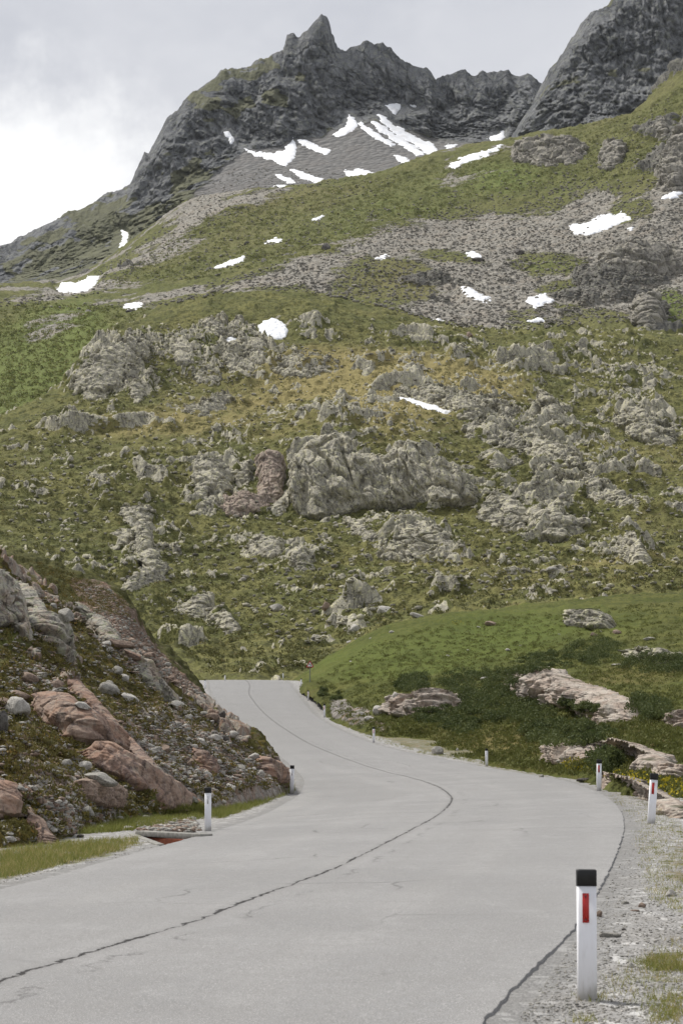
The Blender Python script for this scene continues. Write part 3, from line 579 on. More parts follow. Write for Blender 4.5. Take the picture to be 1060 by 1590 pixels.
# ---- green knoll right of the road
knoll = Layer([
    [(440, 1085, 196), (470, 1080, 181), (520, 1124, 141), (580, 1156, 117), (660, 1178, 105), (755, 1194, 96.5), (870, 1212, 77), (930, 1228, 63), (1010, 1272, 41), (1060, 1315, 33), (1150, 1380, 27)],
    [(440, 1078, 205), (470, 1066, 188), (520, 1103, 151), (580, 1137, 124), (660, 1163, 110), (755, 1177, 102), (870, 1193, 83), (930, 1206, 69), (1010, 1240, 48), (1060, 1272, 40), (1150, 1320, 33)],
    [(440, 1075, 212), (470, 1058, 198), (520, 1075, 172), (580, 1095, 145), (660, 1125, 125), (755, 1140, 115), (870, 1155, 98), (930, 1165, 88), (1010, 1190, 68), (1060, 1205, 60), (1150, 1230, 52)],
    [(440, 1072, 222), (470, 1052, 206), (520, 1052, 190), (580, 1060, 170), (660, 1075, 152), (755, 1080, 146), (870, 1085, 136), (930, 1090, 130), (1010, 1100, 120), (1060, 1110, 112), (1150, 1120, 105)],
    [(440, 1072, 235), (470, 1050, 220), (520, 1027, 210), (580, 1015, 200), (660, 1012, 192), (755, 1015, 188), (870, 1018, 182), (930, 1018, 178), (1010, 1015, 172), (1060, 1015, 168), (1150, 1015, 165)],
    [(440, 1080, 250), (470, 1055, 238), (500, 1030, 232), (540, 1006, 232), (600, 981, 238), (680, 965, 245), (760, 956, 250), (830, 947, 255), (900, 940, 258), (960, 936, 260), (1060, 932, 262), (1150, 930, 262)],
    [(440, 1110, 270), (470, 1080, 262), (540, 1045, 265), (680, 1000, 280), (900, 975, 295), (1150, 965, 300)],
], 445, 1140, 1080)
def knoll_disp(B, N, px, py):
    big = fbm(B / 22.0, 3) * 0.7
    w = sstep(0, 14, np.interp(px, [440, 520, 580, 660, 755, 870, 930, 1010, 1060, 1150], [1085, 1124, 1156, 1178, 1194, 1212, 1228, 1272, 1315, 1380]) - py)
    tus = fbm(B / np.array([1.1, 1.4, 0.7]), 4, 0.6) * 0.14 + np.maximum(fbm(B / 3.0 + 40, 3), 0) * 0.35
    ter = np.abs(((B[..., 2] + fbm(B / 7, 3) * 0.9) / 0.75) % 1.0 - 0.5) * sstep(-.2, .3, fbm(B / 9 + 70, 3)) * 0.22
    smooth_ = 1 - 0.35 * ell(px, py, 700, 1005, 260, 40, -5)
    off = np.stack([0 * big, 0 * big, (big + (tus + ter) * smooth_) * w], -1)
    lush = ell(px, py, 640, 1020, 230, 55, -8) * 0.7 + ell(px, py, 860, 975, 180, 40) * 0.55 + 0.1
    dry = ell(px, py, 850, 1160, 200, 30, 8) * 0.6 + ell(px, py, 980, 1050, 120, 30) * 0.35 + ell(px, py, 760, 1055, 120, 14, 0) * 0.4 + 0.12 + ell(px, py, 580, 1065, 90, 15) * .2
    scree = ell(px, py, 540, 1110, 36, 18, 30) * 0.9 + ell(px, py, 590, 1128, 40, 10, 35) * .5
    return off, np.stack([0 * big, scree, np.clip(dry, 0, 1), np.clip(lush, 0, 1)], -1)
knoll.disp = knoll_disp

# ---- rocky bank left of the road and the scrubby tier behind it
bank = Layer([
    [(-200, 1375, 28), (-80, 1340, 31), (0, 1318, 34), (90, 1306, 37.5), (140, 1290, 42), (200, 1273, 47), (300, 1258, 53.5), (350, 1244, 58), (400, 1234, 63), (433, 1227, 68), (449, 1226, 71), (468, 1240, 72), (540, 1260, 72)],
    [(-200, 1270, 34), (-80, 1240, 38), (0, 1225, 41), (90, 1222, 44), (140, 1215, 47), (200, 1208, 51), (300, 1214, 57), (350, 1213, 61), (400, 1212, 66), (433, 1214, 70), (449, 1222, 73), (468, 1240, 74), (540, 1260, 74)],
    [(-200, 1080, 46), (-80, 1080, 50), (0, 1080, 53), (100, 1090, 56), (200, 1112, 61), (300, 1145, 66), (350, 1165, 69), (400, 1187, 73), (433, 1206, 75), (449, 1222, 76.5), (468, 1242, 77), (540, 1262, 77)],
    [(-200, 900, 62), (-80, 930, 65), (0, 962, 67), (100, 1010, 69), (200, 1058, 72), (300, 1114, 75), (350, 1140, 76), (400, 1168, 77), (433, 1200, 78), (449, 1222, 78.5), (468, 1242, 79), (540, 1262, 79)],
    [(-200, 740, 77), (-80, 812, 77), (0, 868, 77), (50, 902, 78), (100, 938, 79), (150, 985, 80), (200, 1018, 80), (265, 1070, 81), (325, 1104, 82), (355, 1122, 82), (400, 1153, 82), (425, 1176, 81.5), (438, 1198, 81), (449, 1224, 80.5), (468, 1245, 81), (540, 1265, 81)],
    [(-200, 760, 95), (0, 900, 95), (100, 975, 95), (200, 1060, 95), (325, 1150, 95), (400, 1190, 95), (449, 1235, 95), (540, 1270, 95)],
], -180, 520, 1100)
def bank_disp(B, N, px, py):
    w = sstep(0, 25, np.interp(px, [-200, 0, 140, 200, 300, 400, 440, 460, 540], [1375, 1318, 1290, 1273, 1258, 1234, 1227, 1226, 1260]) - py)
    edgef = sstep(452, 415, px)
    n = fbm(B / np.array([2.6, 3.2, 1.5]), 5, 0.6) * 0.5
    dens = ell(px, py, 40, 950, 110, 60, 45) * 0.35 + ell(px, py, 250, 1060, 160, 22, 36) * 0.45 + ell(px, py, 380, 1170, 70, 30, 36) * 0.3 + ell(px, py, 150, 970, 90, 20, 42) * 0.3
    r = n + dens - 0.36; rock = sstep(-0.02, 0.1, r) * w
    b, cr = blocks(B, 1.3); b2, cr2 = blocks(B + 33, 0.42)
    h = (fbm(B / 5.0, 3) * 0.5 + rock * (0.25 + b * 0.6 - cr * 0.2 + b2 * 0.15) + (1 - rock) * (fbm(B / 0.55, 4, .6) * 0.11 + b2 * 0.13 + np.maximum(fbm(B / 1.4 + 9, 3), 0) * 0.22)) * w * (0.3 + 0.7 * edgef)
    off = up(N * 0.7 + np.array([0, -.2, .45]), h); off[..., 2] -= (1 - sstep(0, 8, np.interp(px, [-200, 0, 140, 200, 300, 400, 440, 460, 540], [1375, 1318, 1290, 1273, 1258, 1234, 1227, 1226, 1260]) - py)) * 0.1
    ft = (1 - sstep(0, 22, np.interp(px, [-200, 0, 140, 200, 300, 400, 440, 460, 540], [1375, 1318, 1290, 1273, 1258, 1234, 1227, 1226, 1260]) - py)) * sstep(470, 455, px)
    off[..., 2] += ft * (gz(B[..., 0], B[..., 1]) - 0.06 - B[..., 2])
    scree = 0.36 + ell(px, py, 290, 1180, 130, 60, 25) * 0.45 + ell(px, py, 110, 1230, 90, 60) * 0.35 + ell(px, py, 380, 1200, 80, 30, 20) * 0.3 + ell(px, py, 200, 990, 160, 30, 40) * .3
    lush = ell(px, py, 200, 1262, 160, 14, -8) * 0.8 + ell(px, py, 400, 1225, 70, 12, -15) * 0.7 + ell(px, py, 20, 1000, 40, 50, 40) * 0.5 + 0.08
    dry = 0.15 + ell(px, py, 70, 1200, 130, 70) * 0.5
    return off, np.stack([rock, scree, np.clip(dry, 0, 1), np.clip(lush, 0, 1)], -1)
bank.disp = bank_disp
SKYT = [(-200, 800), (-80, 835), (0, 858), (40, 867), (85, 881), (130, 898), (175, 914), (190, 927), (205, 947), (215, 968), (240, 1000), (265, 1016), (300, 1051), (325, 1085), (350, 1135), (420, 1200)]
backbank = Layer([
    [(a, b + 190, 88) for a, b in SKYT], [(a, b + 90, 108) for a, b in SKYT], [(a, b + 35, 128) for a, b in SKYT],
    [(a, b, 146) for a, b in SKYT], [(a, b + 60, 175) for a, b in SKYT]], -180, 400, 950)
def backbank_disp(B, N, px, py):
    sc_ = sstep(-15, 15, sdist(px, py, [(120, 905), (170, 912), (210, 960), (240, 1000), (320, 1080), (330, 1110), (250, 1060), (180, 1000), (120, 960)]) + fbm(B / 6, 3) * 14)
    h = fbm(B / 7, 3) * 0.3 + (1 - sc_) * (fbm(B / 0.9, 4, .6) * 0.25 + np.maximum(fbm(B / 2.2, 3), 0) * 0.4) + sc_ * fbm(B / 0.5, 4, .65) * 0.14
    return up(N, h), np.stack([0 * h, sc_ * 1.05, 0.15 + 0 * h, 0.1 + 0 * h], -1)
backbank.disp = backbank_disp

# ---- build the layers
for L_, k_ in ((upper, 'u'), (mount, 'm'), (hill, 'h')): L_.smooth = [p for p, k, _ in SNOWS if k == k_]
def build_layer(L, name, mat, ncol, rows):
    P, mk = L.grid(ncol, rows); o = link(name, grid_mesh(name, P, M[mat], {'mask': mk}), kind='structure'); L.obj = o; return o
build_layer(mount, 'mountain', 'mount', 900, [20, 60, 70, 90, 130, 12])
build_layer(mountb, 'mountain', 'mount', 420, [10, 60, 110, 110, 12])
build_layer(upper, 'upper_slope', 'upper', 860, [30, 60, 60, 60, 70, 70, 10])
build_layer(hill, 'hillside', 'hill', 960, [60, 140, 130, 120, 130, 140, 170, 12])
build_layer(knoll, 'meadow_knoll', 'knoll', 560, [40, 60, 80, 80, 80, 90, 12])
build_layer(bank, 'roadside_bank', 'bank', 560, [90, 110, 90, 80, 12])
build_layer(backbank, 'far_bank', 'backbank', 420, [10, 40, 60, 60, 10])

# ---- ground sheet
def pit(px, py): return sdist(px, py, [(212, 1288), (306, 1291), (306, 1297), (262, 1314), (250, 1314), (212, 1299)])
sv = np.concatenate([np.linspace(-1.2, -0.22, 60, endpoint=False), np.linspace(-0.22, 0.22, 640, endpoint=False), np.linspace(0.22, 1.2, 61)])
Yv = np.concatenate([np.geomspace(2.5, 9, 20, endpoint=False), np.geomspace(9, 110, 560, endpoint=False), np.geomspace(110, 300, 120)])
S, Yg = np.meshgrid(sv, Yv); X = S * Yg; Z = gz(X, Yg)
xl, zl, xr, zr = edge(np.clip(Yg, 9.2, 260)); P = np.stack([X, Yg, Z], -1); inside = (X > xl + 0.25) & (X < xr - 0.25)
dd = np.maximum(np.maximum(xl - X, X - xr), 0)
wob = (fbm(P / 1.3, 4, 0.55) * 0.035 + fbm(P / 0.16, 3, .6) * 0.010) * sstep(0.0, 0.5, dd) + fbm(P / 9, 2) * 0.10 * sstep(0.5, 4, dd)
P[..., 2] += np.where(inside, -0.06, wob)
# the far side of the crest and beyond: let the sheet sink under the hills
P[..., 2] -= sstep(215, 300, Yg) * 4
qx, qy = proj(P); P[..., 2] -= sstep(0.5, 2.5, pit(qx, qy)) * 0.45 * (Yg < 60)
right = (X > xr); left = (X < xl)
gr = np.zeros(X.shape)
gr += left * (ell(qx, qy, 60, 1335, 190, 20, -9) * 0.95 + ell(qx, qy, 390, 1245, 90, 14, -22) * 0.8 + ell(qx, qy, -150, 1380, 200, 30, -9) * 0.9)
gr += right * (ell(qx, qy, 1050, 1500, 90, 50, 0) * 0.55 + ell(qx, qy, 1060, 1350, 60, 60, 0) * 0.55 + ell(qx, qy, 800, 1200, 120, 10, 10) * 0.5 + sstep(0.8, 2.0, dd) * sstep(90, 110, Yg) * 0.7)
tone = np.where(right, 0.55 - 0.0 * X, 0.35) + fbm(P / 2.0, 3) * 0.2
me = grid_mesh('ground', P, None, {'mask': np.stack([np.clip(gr, 0, 1), np.clip(dd / 4, 0, 1), right * 1.0, tone], -1)})
m, nb = new_mat('gravel_verge'); pos = nb.n('ShaderNodeTexCoord').outputs['Object']
a_ = nb.n('ShaderNodeAttribute', attribute_name='mask'); sp = nb.n('ShaderNodeSeparateColor', {0: a_.outputs[0]})
v1 = nb.n('ShaderNodeTexVoronoi', {'Vector': pos, 'Scale': 42.0}); v2 = nb.n('ShaderNodeTexVoronoi', {'Vector': pos, 'Scale': 9.0})
h1 = nb.n('ShaderNodeSeparateColor', {0: v1.outputs['Color']}).outputs[0]; h2 = nb.n('ShaderNodeSeparateColor', {0: v2.outputs['Color']}).outputs[0]
c = nb.mix(h1, (0.20, 0.195, 0.185), (0.40, 0.39, 0.375)); c = nb.mix(nb.mr(h2, 0.8, 0.97), c, (0.52, 0.51, 0.49))
nl = nb.noise(pos, 0.8, 5, 0.65); c = nb.mix(nb.mr(nl, 0.45, 0.7, 0, 0.5), c, (0.22, 0.205, 0.185))
edg = nb.mr(nb.math('ADD', sp.outputs[1], nb.math('MULTIPLY', nb.math('SUBTRACT', nl, 0.5), 0.25)), 0.16, 0.03)
c = nb.mix(nb.math('MULTIPLY', edg, 0.55), c, (0.19, 0.188, 0.182))
ng = nb.noise(pos, 1.9, 5, 0.7, 0.3)
gc = nb.mix(nb.mr(nb.noise(pos, 3.1, 4), 0.35, 0.65), (0.095, 0.105, 0.028), (0.19, 0.15, 0.07))
gf = nb.mr(nb.math('ADD', sp.outputs[0], nb.math('MULTIPLY', nb.math('SUBTRACT', ng, 0.5), 1.6)), 0.42, 0.68)
c = nb.mix(nb.math('MULTIPLY', gf, 0.8), c, gc)
hh = nb.math('ADD', nb.math('MULTIPLY', v1.outputs['Distance'], -0.5), nb.math('MULTIPLY', nb.noise(pos, 60, 3), 0.4))
finish(nb, c, 0.95, hh, 0.9, 0.03, 0.15); me.materials.append(m)
link('ground', me, kind='structure')

# ---- road
Yr = np.concatenate([np.geomspace(9.3, 110, 900, endpoint=False), np.linspace(110, 258, 260)])
nf_ = 44; fr = np.linspace(0, 1, nf_)
Yq, Fq = np.meshgrid(Yr, fr, indexing='ij'); xl, zl, xr, zr = edge(Yq)
jit = fbm(np.stack([Yq * 2.2, Fq * 3, 0 * Yq], -1), 5, 0.6) * 0.03
Xq = xl + (xr - xl) * Fq + jit * (np.abs(Fq - 0.5) * 2) ** 6 * 0.7
Zq = zl + (zr - zl) * Fq + 0.02 * np.sin(Fq * math.pi)
Zq += (fbm(np.stack([Xq / 2.2, Yq / 3.5, 0 * Yq], -1), 3) * 0.012)
P = np.stack([Xq, Yq, Zq], -1)
Ed = P.copy(); 
skl = P[:, :1].copy(); skl[..., 2] -= 0.14; skl[..., 0] -= 0.03; skr = P[:, -1:].copy(); skr[..., 2] -= 0.14; skr[..., 0] += 0.02
P = np.concatenate([skl, P[:, :1], P, P[:, -1:], skr], 1)
lat = np.concatenate([Fq[:, :1]] * 2 + [Fq] + [Fq[:, -1:]] * 2, 1); Y2 = np.concatenate([Yq[:, :1]] * 2 + [Yq] + [Yq[:, -1:]] * 2, 1)
wd = (xr - xl)[:, :1]; seamd = (lat - seamf(Y2)) * wd; edged = np.minimum(lat, 1 - lat) * wd
qx, qy = proj(P)
patch = np.maximum(sstep(-4, 4, sdist(qx, qy, [(470, 1232), (505, 1208), (560, 1213), (640, 1232), (600, 1243), (520, 1248), (480, 1246)]) + 0), 0)
far = sstep(85, 130, Y2)
gut = np.maximum(sstep(-2, 3, sdist(qx, qy, [(300, 1300), (360, 1284), (440, 1248), (478, 1225), (500, 1232), (490, 1246), (440, 1262), (370, 1284), (330, 1296)])), 0)
me = grid_mesh('road', P, None, {'lat': seamd, 'edge': edged, 'along': Y2, 'mask': np.stack([patch, far, gut, 0 * far], -1)})
m, nb = new_mat('old_asphalt'); pos = nb.n('ShaderNodeTexCoord').outputs['Object']
def attr(nm): return nb.n('ShaderNodeAttribute', attribute_name=nm).outputs['Fac']
la, ed, al = attr('lat'), attr('edge'), attr('along')
mk = nb.n('ShaderNodeSeparateColor', {0: nb.n('ShaderNodeAttribute', attribute_name='mask').outputs[0]})
lv = nb.n('ShaderNodeCombineXYZ', {0: la, 1: nb.math('MULTIPLY', al, 0.06), 2: 0.0}).outputs[0]
st = nb.noise(lv, 2.2, 5, 0.6); big = nb.noise(pos, 0.22, 4, 0.55); fine = nb.noise(pos, 26.0, 4, 0.75); gra = nb.noise(pos, 95.0, 2, 0.6)
c = nb.mix(nb.mr(big, 0.35, 0.65), (0.205, 0.205, 0.204), (0.275, 0.273, 0.27))
c = nb.mix(nb.math('MULTIPLY', nb.mr(st, 0.42, 0.66), 0.6), c, (0.225, 0.221, 0.215))
trk = nb.math('COSINE', nb.math('MULTIPLY', la, 3.49)); c = nb.mix(nb.math('MULTIPLY', nb.mr(nb.math('MULTIPLY', trk, nb.mr(big, 0.35, 0.6, 0.4, 1.0)), 0.0, 1.0), 0.28), c, (0.35, 0.342, 0.33))
cross = nb.noise(nb.mapping(pos, (0.25, 1.6, 1)), 1.0, 5, 0.62); c = nb.mix(nb.math('MULTIPLY', nb.mr(cross, 0.48, 0.68), 0.45), c, (0.215, 0.211, 0.205))
mot = nb.noise(pos, 5.5, 4, 0.65); c = nb.mix(nb.mr(mot, 0.36, 0.64, 0.0, 0.55), c, (0.222, 0.219, 0.214)); mot2 = nb.noise(nb.mapping(pos, (1.0, 0.5, 1)), 1.4, 5, 0.7); c = nb.mix(nb.math('MULTIPLY', nb.mr(mot2, 0.54, 0.66), 0.4), c, (0.315, 0.312, 0.307))
c = nb.mix(nb.math('MULTIPLY', mk.outputs[1], 0.55), c, (0.20, 0.199, 0.197))
c = nb.mix(nb.math('MULTIPLY', mk.outputs[0], 0.6), c, (0.20, 0.198, 0.195))
c = nb.mix(nb.math('MULTIPLY', mk.outputs[2], nb.mr(nb.noise(pos, 1.1, 4), 0.4, 0.6, 0.1, 0.6)), c, (0.30, 0.295, 0.28))
c = nb.mix(nb.mr(fine, 0.38, 0.66, 0.0, 0.65), c, (0.185, 0.18, 0.172)); c = nb.mix(nb.mr(gra, 0.5, 0.68, 0.0, 0.7), c, (0.52, 0.505, 0.485))
# centre joint opened into a crack
wv = nb.math('MULTIPLY', nb.math('SUBTRACT', nb.noise(pos, 2.2, 7, 0.75), 0.5), 0.30)
dj = nb.math('ABSOLUTE', nb.math('ADD', la, wv))
wid = nb.math('ADD', nb.mr(nb.noise(pos, 1.1, 5, 0.7), 0.34, 0.66, 0.003, 0.032), nb.mr(al, 45, 120, 0.0, 0.05))
crack = nb.mr(nb.math('DIVIDE', dj, wid), 1.25, 0.55)
crk = nb.math('MULTIPLY', crack, nb.mr(al, 50, 100, 1.0, 0.3))
halo = nb.math('MULTIPLY', nb.mr(nb.math('ADD', dj, nb.math('MULTIPLY', fine, 0.12)), 0.24, 0.04), 0.4)
c = nb.mix(halo, c, (0.20, 0.195, 0.188)); c = nb.mix(crk, c, (0.035, 0.033, 0.032))
# a few finer cracks beside it
dj2 = nb.math('ABSOLUTE', nb.math('SUBTRACT', nb.math('ADD', la, nb.math('MULTIPLY', wv, 3.0)), 0.35))
c = nb.mix(nb.math('MULTIPLY', nb.math('MULTIPLY', nb.mr(dj2, 0.030, 0.006), nb.mr(nb.noise(pos, 0.6, 3), 0.47, 0.56)), 0.75), c, (0.1, 0.097, 0.094))
vk = nb.n('ShaderNodeTexVoronoi', {'Vector': nb.n('ShaderNodeVectorMath', {0: nb.n('ShaderNodeTexNoise', {'Vector': pos, 'Scale': 1.3, 'Detail': 4.0}).outputs[1], 1: (0.7, 0.7, 0.0), 2: pos}, operation='MULTIPLY_ADD').outputs[0], 'Scale': 0.32}, feature='DISTANCE_TO_EDGE').outputs[0]
c = nb.mix(nb.math('MULTIPLY', nb.math('MULTIPLY', nb.mr(vk, 0.010, 0.002), nb.mr(nb.noise(pos, 0.16, 3), 0.5, 0.6)), 0.55), c, (0.09, 0.088, 0.085))
rag = nb.math('ADD', ed, nb.math('MULTIPLY', nb.math('SUBTRACT', nb.noise(pos, 2.5, 5, 0.7), 0.5), 0.25))
c = nb.mix(nb.math('MULTIPLY', nb.mr(nb.math('ADD', ed, nb.math('MULTIPLY', nb.noise(pos, 6.0, 4, 0.7), 0.03)), 0.034, 0.012), 0.45), c, (0.20, 0.196, 0.188))
hb = nb.math('ADD', nb.math('MULTIPLY', fine, 0.5), nb.math('MULTIPLY', gra, 0.5)); hb = nb.math('SUBTRACT', hb, nb.math('MULTIPLY', crack, 2.0))
finish(nb, c, 0.9, hb, 0.6, 0.012, 0.2); me.materials.append(m)
link('road', me, kind='structure')

# ------------------------------------------------------------------ placing by sight line onto the built land
bpy.context.view_layer.update(); DG = bpy.context.evaluated_depsgraph_get()
def hit(px, py):
    s, t = ray_st(px, py); d = Vector((float(s), 1.0, float(t))).normalized()
    ok, loc, nrm, idx, ob, mt = sc.ray_cast(DG, Vector((0, 0, CAMZ)), d)
    hit.last = (ob.name, idx) if ok else None
    return (np.array(loc), np.array(nrm), ob.name) if ok else (None, None, None)
MASKS = {}
def last_rock():
    """is the land at the last hit bare rock?"""
    nm, i = hit.last
    if nm not in MASKS:
        me = bpy.data.objects[nm].data
        if 'mask' not in me.attributes: MASKS[nm] = None
        else:
            v = np.zeros(len(me.vertices) * 4, np.float32); me.attributes['mask'].data.foreach_get('color', v); MASKS[nm] = (v.reshape(-1, 4)[:, 0], me)
    m = MASKS[nm]
    return m is not None and m[0][m[1].polygons[i].vertices[0]] > 0.45

# ------------------------------------------------------------------ patches lying on a layer: outcrops and snow
def patch_mesh(L, name, poly, mat, fn, pad=6, step=0.75, wmax=None):
    xs = [p[0] for p in poly]; ys = [p[1] for p in poly]; x0, x1, y0, y1 = min(xs) - pad, max(xs) + pad, min(ys) - pad, max(ys) + pad
    ins = (L.gpx > x0) & (L.gpx < x1) & (L.gpy > y0) & (L.gpy < y1)
    wmax = CREST.get(L.key, wmax)            # nothing behind the crest
    if wmax is not None: ins &= (L.wv[:, None] <= wmax)
    r, c = np.where(ins)
    if len(r) == 0: raise ValueError('patch ' + name + ' misses its layer')
    w0, w1 = L.wv[r.min()], L.wv[r.max()]; s0, s1 = L.sv[c.min()], L.sv[c.max()]
    nc = int(np.clip((x1 - x0) / step, 14, 420)); nr = int(np.clip((y1 - y0) / step * 1.1, 14, 420))
    S, W = np.meshgrid(np.linspace(s0, s1, nc), np.linspace(w0, w1, nr))
    P, mk, N, px, py = L.eval(S, W); d = sdist(px, py, poly)
    Q, keep, at_ = fn(P, N, px, py, d, L.base(S, W))
    return grid_mesh(name, Q, mat, at_, main_piece(keep, d))
def outcrop(L, poly, label, mat='crag', H=3.0, size=4.0, rim=10, rag=7, crackd=1.0, stretch=(1, 1, 1.5), cat='rock outcrop', group=None, step=0.72, name='rock_outcrop', face=None):
    """a boss of rock standing on the slope: its face rises from a foot line on the ground at the angle `face`, bulges by H and turns back into the hill at its rim"""
    face = face or FACE[L.key]; ca = 1 / math.tan(math.radians(face)); a = np.array(poly, float); pad = 7
    x0, x1, y0, y1 = a[:, 0].min() - pad, a[:, 0].max() + pad, a[:, 1].min() - pad, a[:, 1].max() + pad + 10
    nc, nr = max(int((x1 - x0) / step), 16), max(int((y1 - y0) / step), 16)
    PX, PY = np.meshgrid(np.linspace(x0, x1, nc), np.linspace(y1, y0, nr)); d0 = sdist(PX, PY, poly); xs = PX[0]
    yb = np.where(d0 > 0, PY, -1e9).max(0); okc = yb > 0; yb = np.interp(xs, xs[okc], yb[okc])
    cols = np.linspace(xs[okc].min(), xs[okc].max(), 26); fy, fz, fx = [], [], []
    for c in cols:
        loc, n, on = hit(c, np.interp(c, xs, yb) + 1)
        if loc is not None and on in (L.obj.name, 'ground'): fx.append(c); fy.append(loc[1]); fz.append(loc[2])
    k = np.exp(-0.5 * ((xs[:, None] - np.array(fx)[None]) / (0.12 * (x1 - x0))) ** 2); k /= k.sum(1, keepdims=True)
    Yf, Zf = k @ np.array(fy), k @ np.array(fz); Yf = Yf + 0.0 * size
    S, T = ray_st(PX, PY); Y = (Yf[None] + (CAMZ - Zf[None]) * ca) / np.maximum(1 - T * ca, 0.2)
    B = np.stack([S * Y, Y, CAMZ + T * Y], -1); mpp = Y / F
    N = np.cross(np.gradient(B, axis=1), np.gradient(B, axis=0)); N /= np.linalg.norm(N, axis=-1, keepdims=True) + 1e-9; N *= -np.sign(N[..., 1:2] + 1e-9)
    for sh_ in (5, 10, 15): d0 = np.maximum(d0, sdist(PX, PY - sh_, poly))      # the face runs on into the ground
    d = d0 + fbm(B / (size * 0.45), 5, .62) * rag * 0.9 + np.minimum(fbm(B / (size * 1.3) + 7, 4, .6) + 0.12, 0) * rag * 3.2
    rim = rim * 0.6; dc = np.clip(d / rim, 0, 1); prof = dc ** 0.6 * np.clip(0.75 + 0.25 * d / (2.5 * rim), 0, 1.1)
    Bw = B.copy(); Bw[..., 0] += 0.35 * (B[..., 2] - B[..., 2].mean())
    b_, cr = blocks(Bw, size, stretch); b2, cr2 = blocks(Bw + 50, size * 0.38, stretch); b3, cr3 = blocks(Bw + 90, size * .16, stretch); rd = ridged(Bw / (size * np.array([.55, .8, 1.6])), 4, .55)
    h = H * prof * (0.75 + b_ * 0.9 + 0.22 * rd) + (b2 * 0.12 * size + b3 * .03 * size + fbm(B / (size * .3), 4, .5) * 0.022 * size) * np.clip(d / rim, 0.15, 1) - crackd * (cr * 0.12 * size + cr2 * 0.05 * size) * dc
    back = np.clip(-d, 0, 12) * mpp
    D = N * np.array([1, 1, .3]); D /= np.linalg.norm(D, axis=-1, keepdims=True) + 1e-9
    Q = B + D * (h - 0.12 * H)[..., None] + np.stack([0 * back, back * 1.6 + 0.0, -back * 0.9], -1)
    if size * F / Y.mean() < 3: pass
    return link(name, grid_mesh(name, Q, M[mat], None, main_piece(d > -6, d)), label=label, category=cat, group=group)
CREST = {'h': 5.97, 'u': 4.98, 'm': 3.95}
FACE = {'h': 40, 'u': 48, 'k': 30, 'b': 47}
for L_, k_ in ((hill, 'h'), (upper, 'u'), (knoll, 'k'), (bank, 'b'), (mount, 'm')): L_.key = k_
def snow(L, poly, label, H=0.8, rag=3.0, group='old snow patches left on the slopes'):
    def fn(P, N, px, py, d, B):
        sc_ = B[..., 1].mean() / F
        d = d + fbm(B / (13 * sc_), 3, .5) * rag
        h = np.sqrt(np.clip(d / 5.0, 0, 1)) * H * (0.8 + 0.3 * fbm(B / (7 * sc_), 3)) - np.clip(-d / 3, 0, 1) * 1.2 * H
        return P + (N * 0.85 + np.array([0, -.1, .15])) * (h + 0.12 * H)[..., None], d > -2.0, None
    return link('snow_patch', patch_mesh(L, 'snow_patch', poly, M['snow'], fn, pad=6, step=0.6), label=label, category='snow patch', group=group)
# ---- named outcrops on the middle hillside
oc = outcrop
oc(hill, [(450, 762), (455, 716), (470, 692), (500, 672), (536, 670), (560, 690), (590, 698), (620, 681), (662, 686), (690, 708), (715, 735), (748, 762), (735, 776), (690, 778), (650, 776), (612, 784), (560, 788), (520, 795), (492, 806), (468, 796)],
   'large grey domed crag with dark vertical clefts in the middle of the hillside', H=5.0, size=11.0, rim=18, rag=6, stretch=(0.7, 1, 1.8), crackd=.8, face=60)
oc(hill, [(402, 706), (416, 698), (436, 704), (441, 730), (440, 752), (428, 772), (408, 776), (400, 762), (406, 735)], 'pinkish upright slab just left of the domed crag', 'pinkcrag', H=1.9, size=5, rim=9, rag=3, stretch=(.8, 1, 2))
oc(hill, [(304, 716), (330, 704), (352, 722), (362, 738), (342, 762), (318, 764), (303, 758)], 'grey cracked outcrop left of the pinkish upright slab', H=1.8, size=5, rim=10, rag=4)
oc(hill, [(366, 718), (386, 714), (390, 740), (374, 754), (362, 742)], 'small grey outcrop touching the pinkish slab on its left', H=1.2, size=4, rim=8, rag=4)
oc(hill, [(306, 780), (325, 764), (340, 772), (336, 792), (318, 798)], 'small pale grey outcrop below the cracked grey outcrop', H=1.1, size=3, rim=8, rag=4)
oc(hill, [(342, 770), (372, 758), (400, 768), (414, 752), (420, 772), (392, 790), (350, 798)], 'broken grey and pink ledge under the pinkish upright slab', 'pinkcrag', H=1.3, size=4, rim=8, rag=5)
oc(hill, [(424, 788), (446, 760), (450, 770), (438, 790)], 'narrow pale fin leaning against the foot of the domed crag', H=1.1, size=3, rim=5, rag=2)
oc(hill, [(742, 782), (768, 762), (798, 772), (822, 800), (812, 822), (772, 816), (740, 794)], 'grey sloping slab at the right foot of the domed crag', H=1.8, size=5, rim=9, rag=5)
oc(hill, [(818, 792), (850, 778), (872, 782), (874, 800), (912, 806), (908, 826), (868, 832), (832, 822)], 'rounded grey buttress at the lower right end of the crag line', H=2.2, size=6, rim=10, rag=5)
oc(hill, [(588, 852), (600, 834), (640, 818), (690, 822), (706, 836), (668, 846), (650, 868), (622, 872), (596, 866)], 'dark overhanging ledge rock below the domed crag', H=1.8, size=5, rim=8, rag=6, crackd=1.6)
oc(hill, [(534, 802), (556, 810), (592, 834), (584, 842), (560, 828), (536, 812)], 'thin pale ledge running down towards the dark overhanging ledge', H=0.83, size=3, rim=5, rag=4)
oc(hill, [(718, 660), (760, 653), (802, 666), (852, 680), (902, 704), (942, 726), (922, 736), (880, 722), (830, 702), (780, 687), (728, 672)], 'long pale slab slanting down to the right above the crag', H=1.2, size=5, rim=8, rag=8, crackd=.7)
oc(hill, [(744, 700), (782, 698), (812, 714), (798, 722), (752, 714)], 'flat pale slab just below the long slanting slab', H=0.88, size=4, rim=7, rag=6, crackd=.7)
